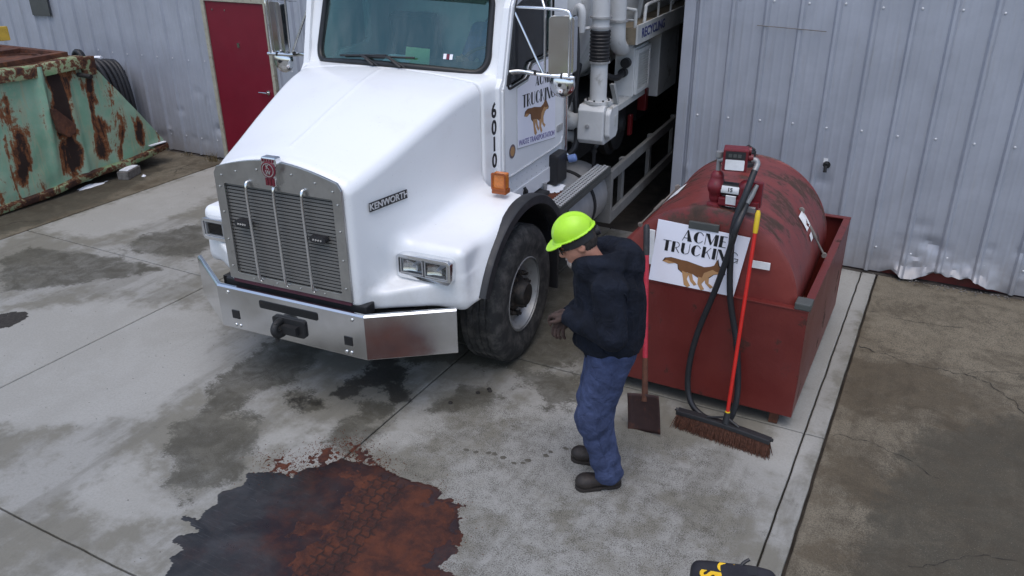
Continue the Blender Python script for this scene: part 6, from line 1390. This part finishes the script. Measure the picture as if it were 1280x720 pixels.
m_ = MB(); m_.lathe([(.028, 0), (.028, .022), (.018, .026)], H(-.115, 0, .015), Vector(-hf), 14); m_.build('ratchet_knob', 'black_plastic', hh_, 40)
def hair(X, Y, Z):
    a, b, c = head_local(X, Y, Z); d = ell(a, b, c, (-.018, 0, .025), (.100, .083, .112)); d = np.maximum(d, a-.005); return np.maximum(d, -.075-c)+.002*np.sin(a*300)*np.sin(b*260)
mesh_obj('hair', surf(hair, tuple(HC-.2), tuple(HC+.2), .006), 'hair', wk, 179)
def beard(X, Y, Z):
    a, b, c = head_local(X, Y, Z); d = ell(a, b, c, (.080, 0, -.098), (.033, .038, .034)); d = smin(d, cone(a, b, c, (.098, -.022, -.056), (.098, .022, -.056), .007, .007), .012); return d+.0015*np.sin(a*400)*np.sin(b*350+c*200)
mesh_obj('beard', surf(beard, tuple(HC-.2), tuple(HC+.2), .0045), 'grey_beard', wk, 179)
m_ = MB()
for s in (1, -1):
    m_.tube([H(.098, s*.058, .012), H(.05, s*.082, .012), H(-.02, s*.088, .014), H(-.035, s*.086, .0)], .0032, 6)
    m_.loft([[Vector(H(.108-.012*t*t, s*(.034+.026*t), zc)) for t in np.linspace(-1, 1, 7)] for zc in (-.012, .024)], cap=False, close=False)
m_.tube([H(.112, -.01, .012), H(.115, 0, .014), H(.112, .01, .012)], .003, 6); m_.build('glasses', 'lens_dark', wk)

# driver sitting in the cab (truck coordinates turned into the world)
dl = TRK.matrix_basis
dp = dl @ Vector((.46, 1.12, 0))
drv = empty('driver_person', dp, R(3.2), 'person in a dark blue shirt sitting at the wheel of the truck', 'person')
def drv_body(X, Y, Z):
    d = cone(X, Y, Z, (0, .05, 1.80), (0, .02, 2.28), .17, .15, (1.2, 1, 1)); 
    for s in (1, -1):
        d = smin(d, cone(X, Y, Z, (s*.20, .03, 2.32), (s*.26, -.10, 2.08), .07, .055), .06); d = smin(d, cone(X, Y, Z, (s*.26, -.10, 2.08), (s*.17, -.32, 2.12), .05, .035), .03); d = smin(d, cone(X, Y, Z, (s*.10, .0, 1.80), (s*.12, -.38, 1.80), .09, .075), .05); d = smin(d, cone(X, Y, Z, (s*.12, -.38, 1.80), (s*.12, -.46, 1.35), .07, .05), .03)
    return d
mesh_obj('shirt', surf(drv_body, (-.45, -.62, 1.28), (.45, .30, 2.5), .015), 'driver_shirt', drv, 179)
def drv_head(X, Y, Z):
    d = smin(ell(X, Y, Z, (0, -.02, 2.62), (.077, .095, .115)), cone(X, Y, Z, (0, .02, 2.36), (0, .0, 2.52), .06, .055), .03); d = smin(d, cone(X, Y, Z, (0, -.11, 2.62), (0, -.13, 2.595), .010, .014), .02)
    for s in (1, -1):
        d = np.minimum(d, cone(X, Y, Z, (s*.17, -.30, 2.12), (s*.16, -.38, 2.14), .032, .03))
        for k in range(4): d = smin(d, cone(X, Y, Z, (s*.16, -.38, 2.165-.02*k), (s*.19, -.40, 2.165-.02*k), .010, .009), .005)
        d = smin(d, cone(X, Y, Z, (s*.155, -.35, 2.16), (s*.15, -.39, 2.18), .011, .010), .005); d = smin(d, ell(X, Y, Z, (s*.079, .0, 2.62), (.011, .02, .03)), .006)
    return d
mesh_obj('body', surf(drv_head, (-.26, -.46, 2.04), (.26, .14, 2.78), .010), 'skin', drv, 179)
def drv_hair(X, Y, Z): return np.maximum(ell(X, Y, Z, (0, -.005, 2.645), (.086, .103, .115)), np.maximum(-.075-Y-.3*(Z-2.72), 2.60-Z-.0))
mesh_obj('hair', surf(drv_hair, (-.13, -.15, 2.5), (.13, .15, 2.80), .010), 'hair', drv, 179)
print('objects', len(bpy.data.objects))
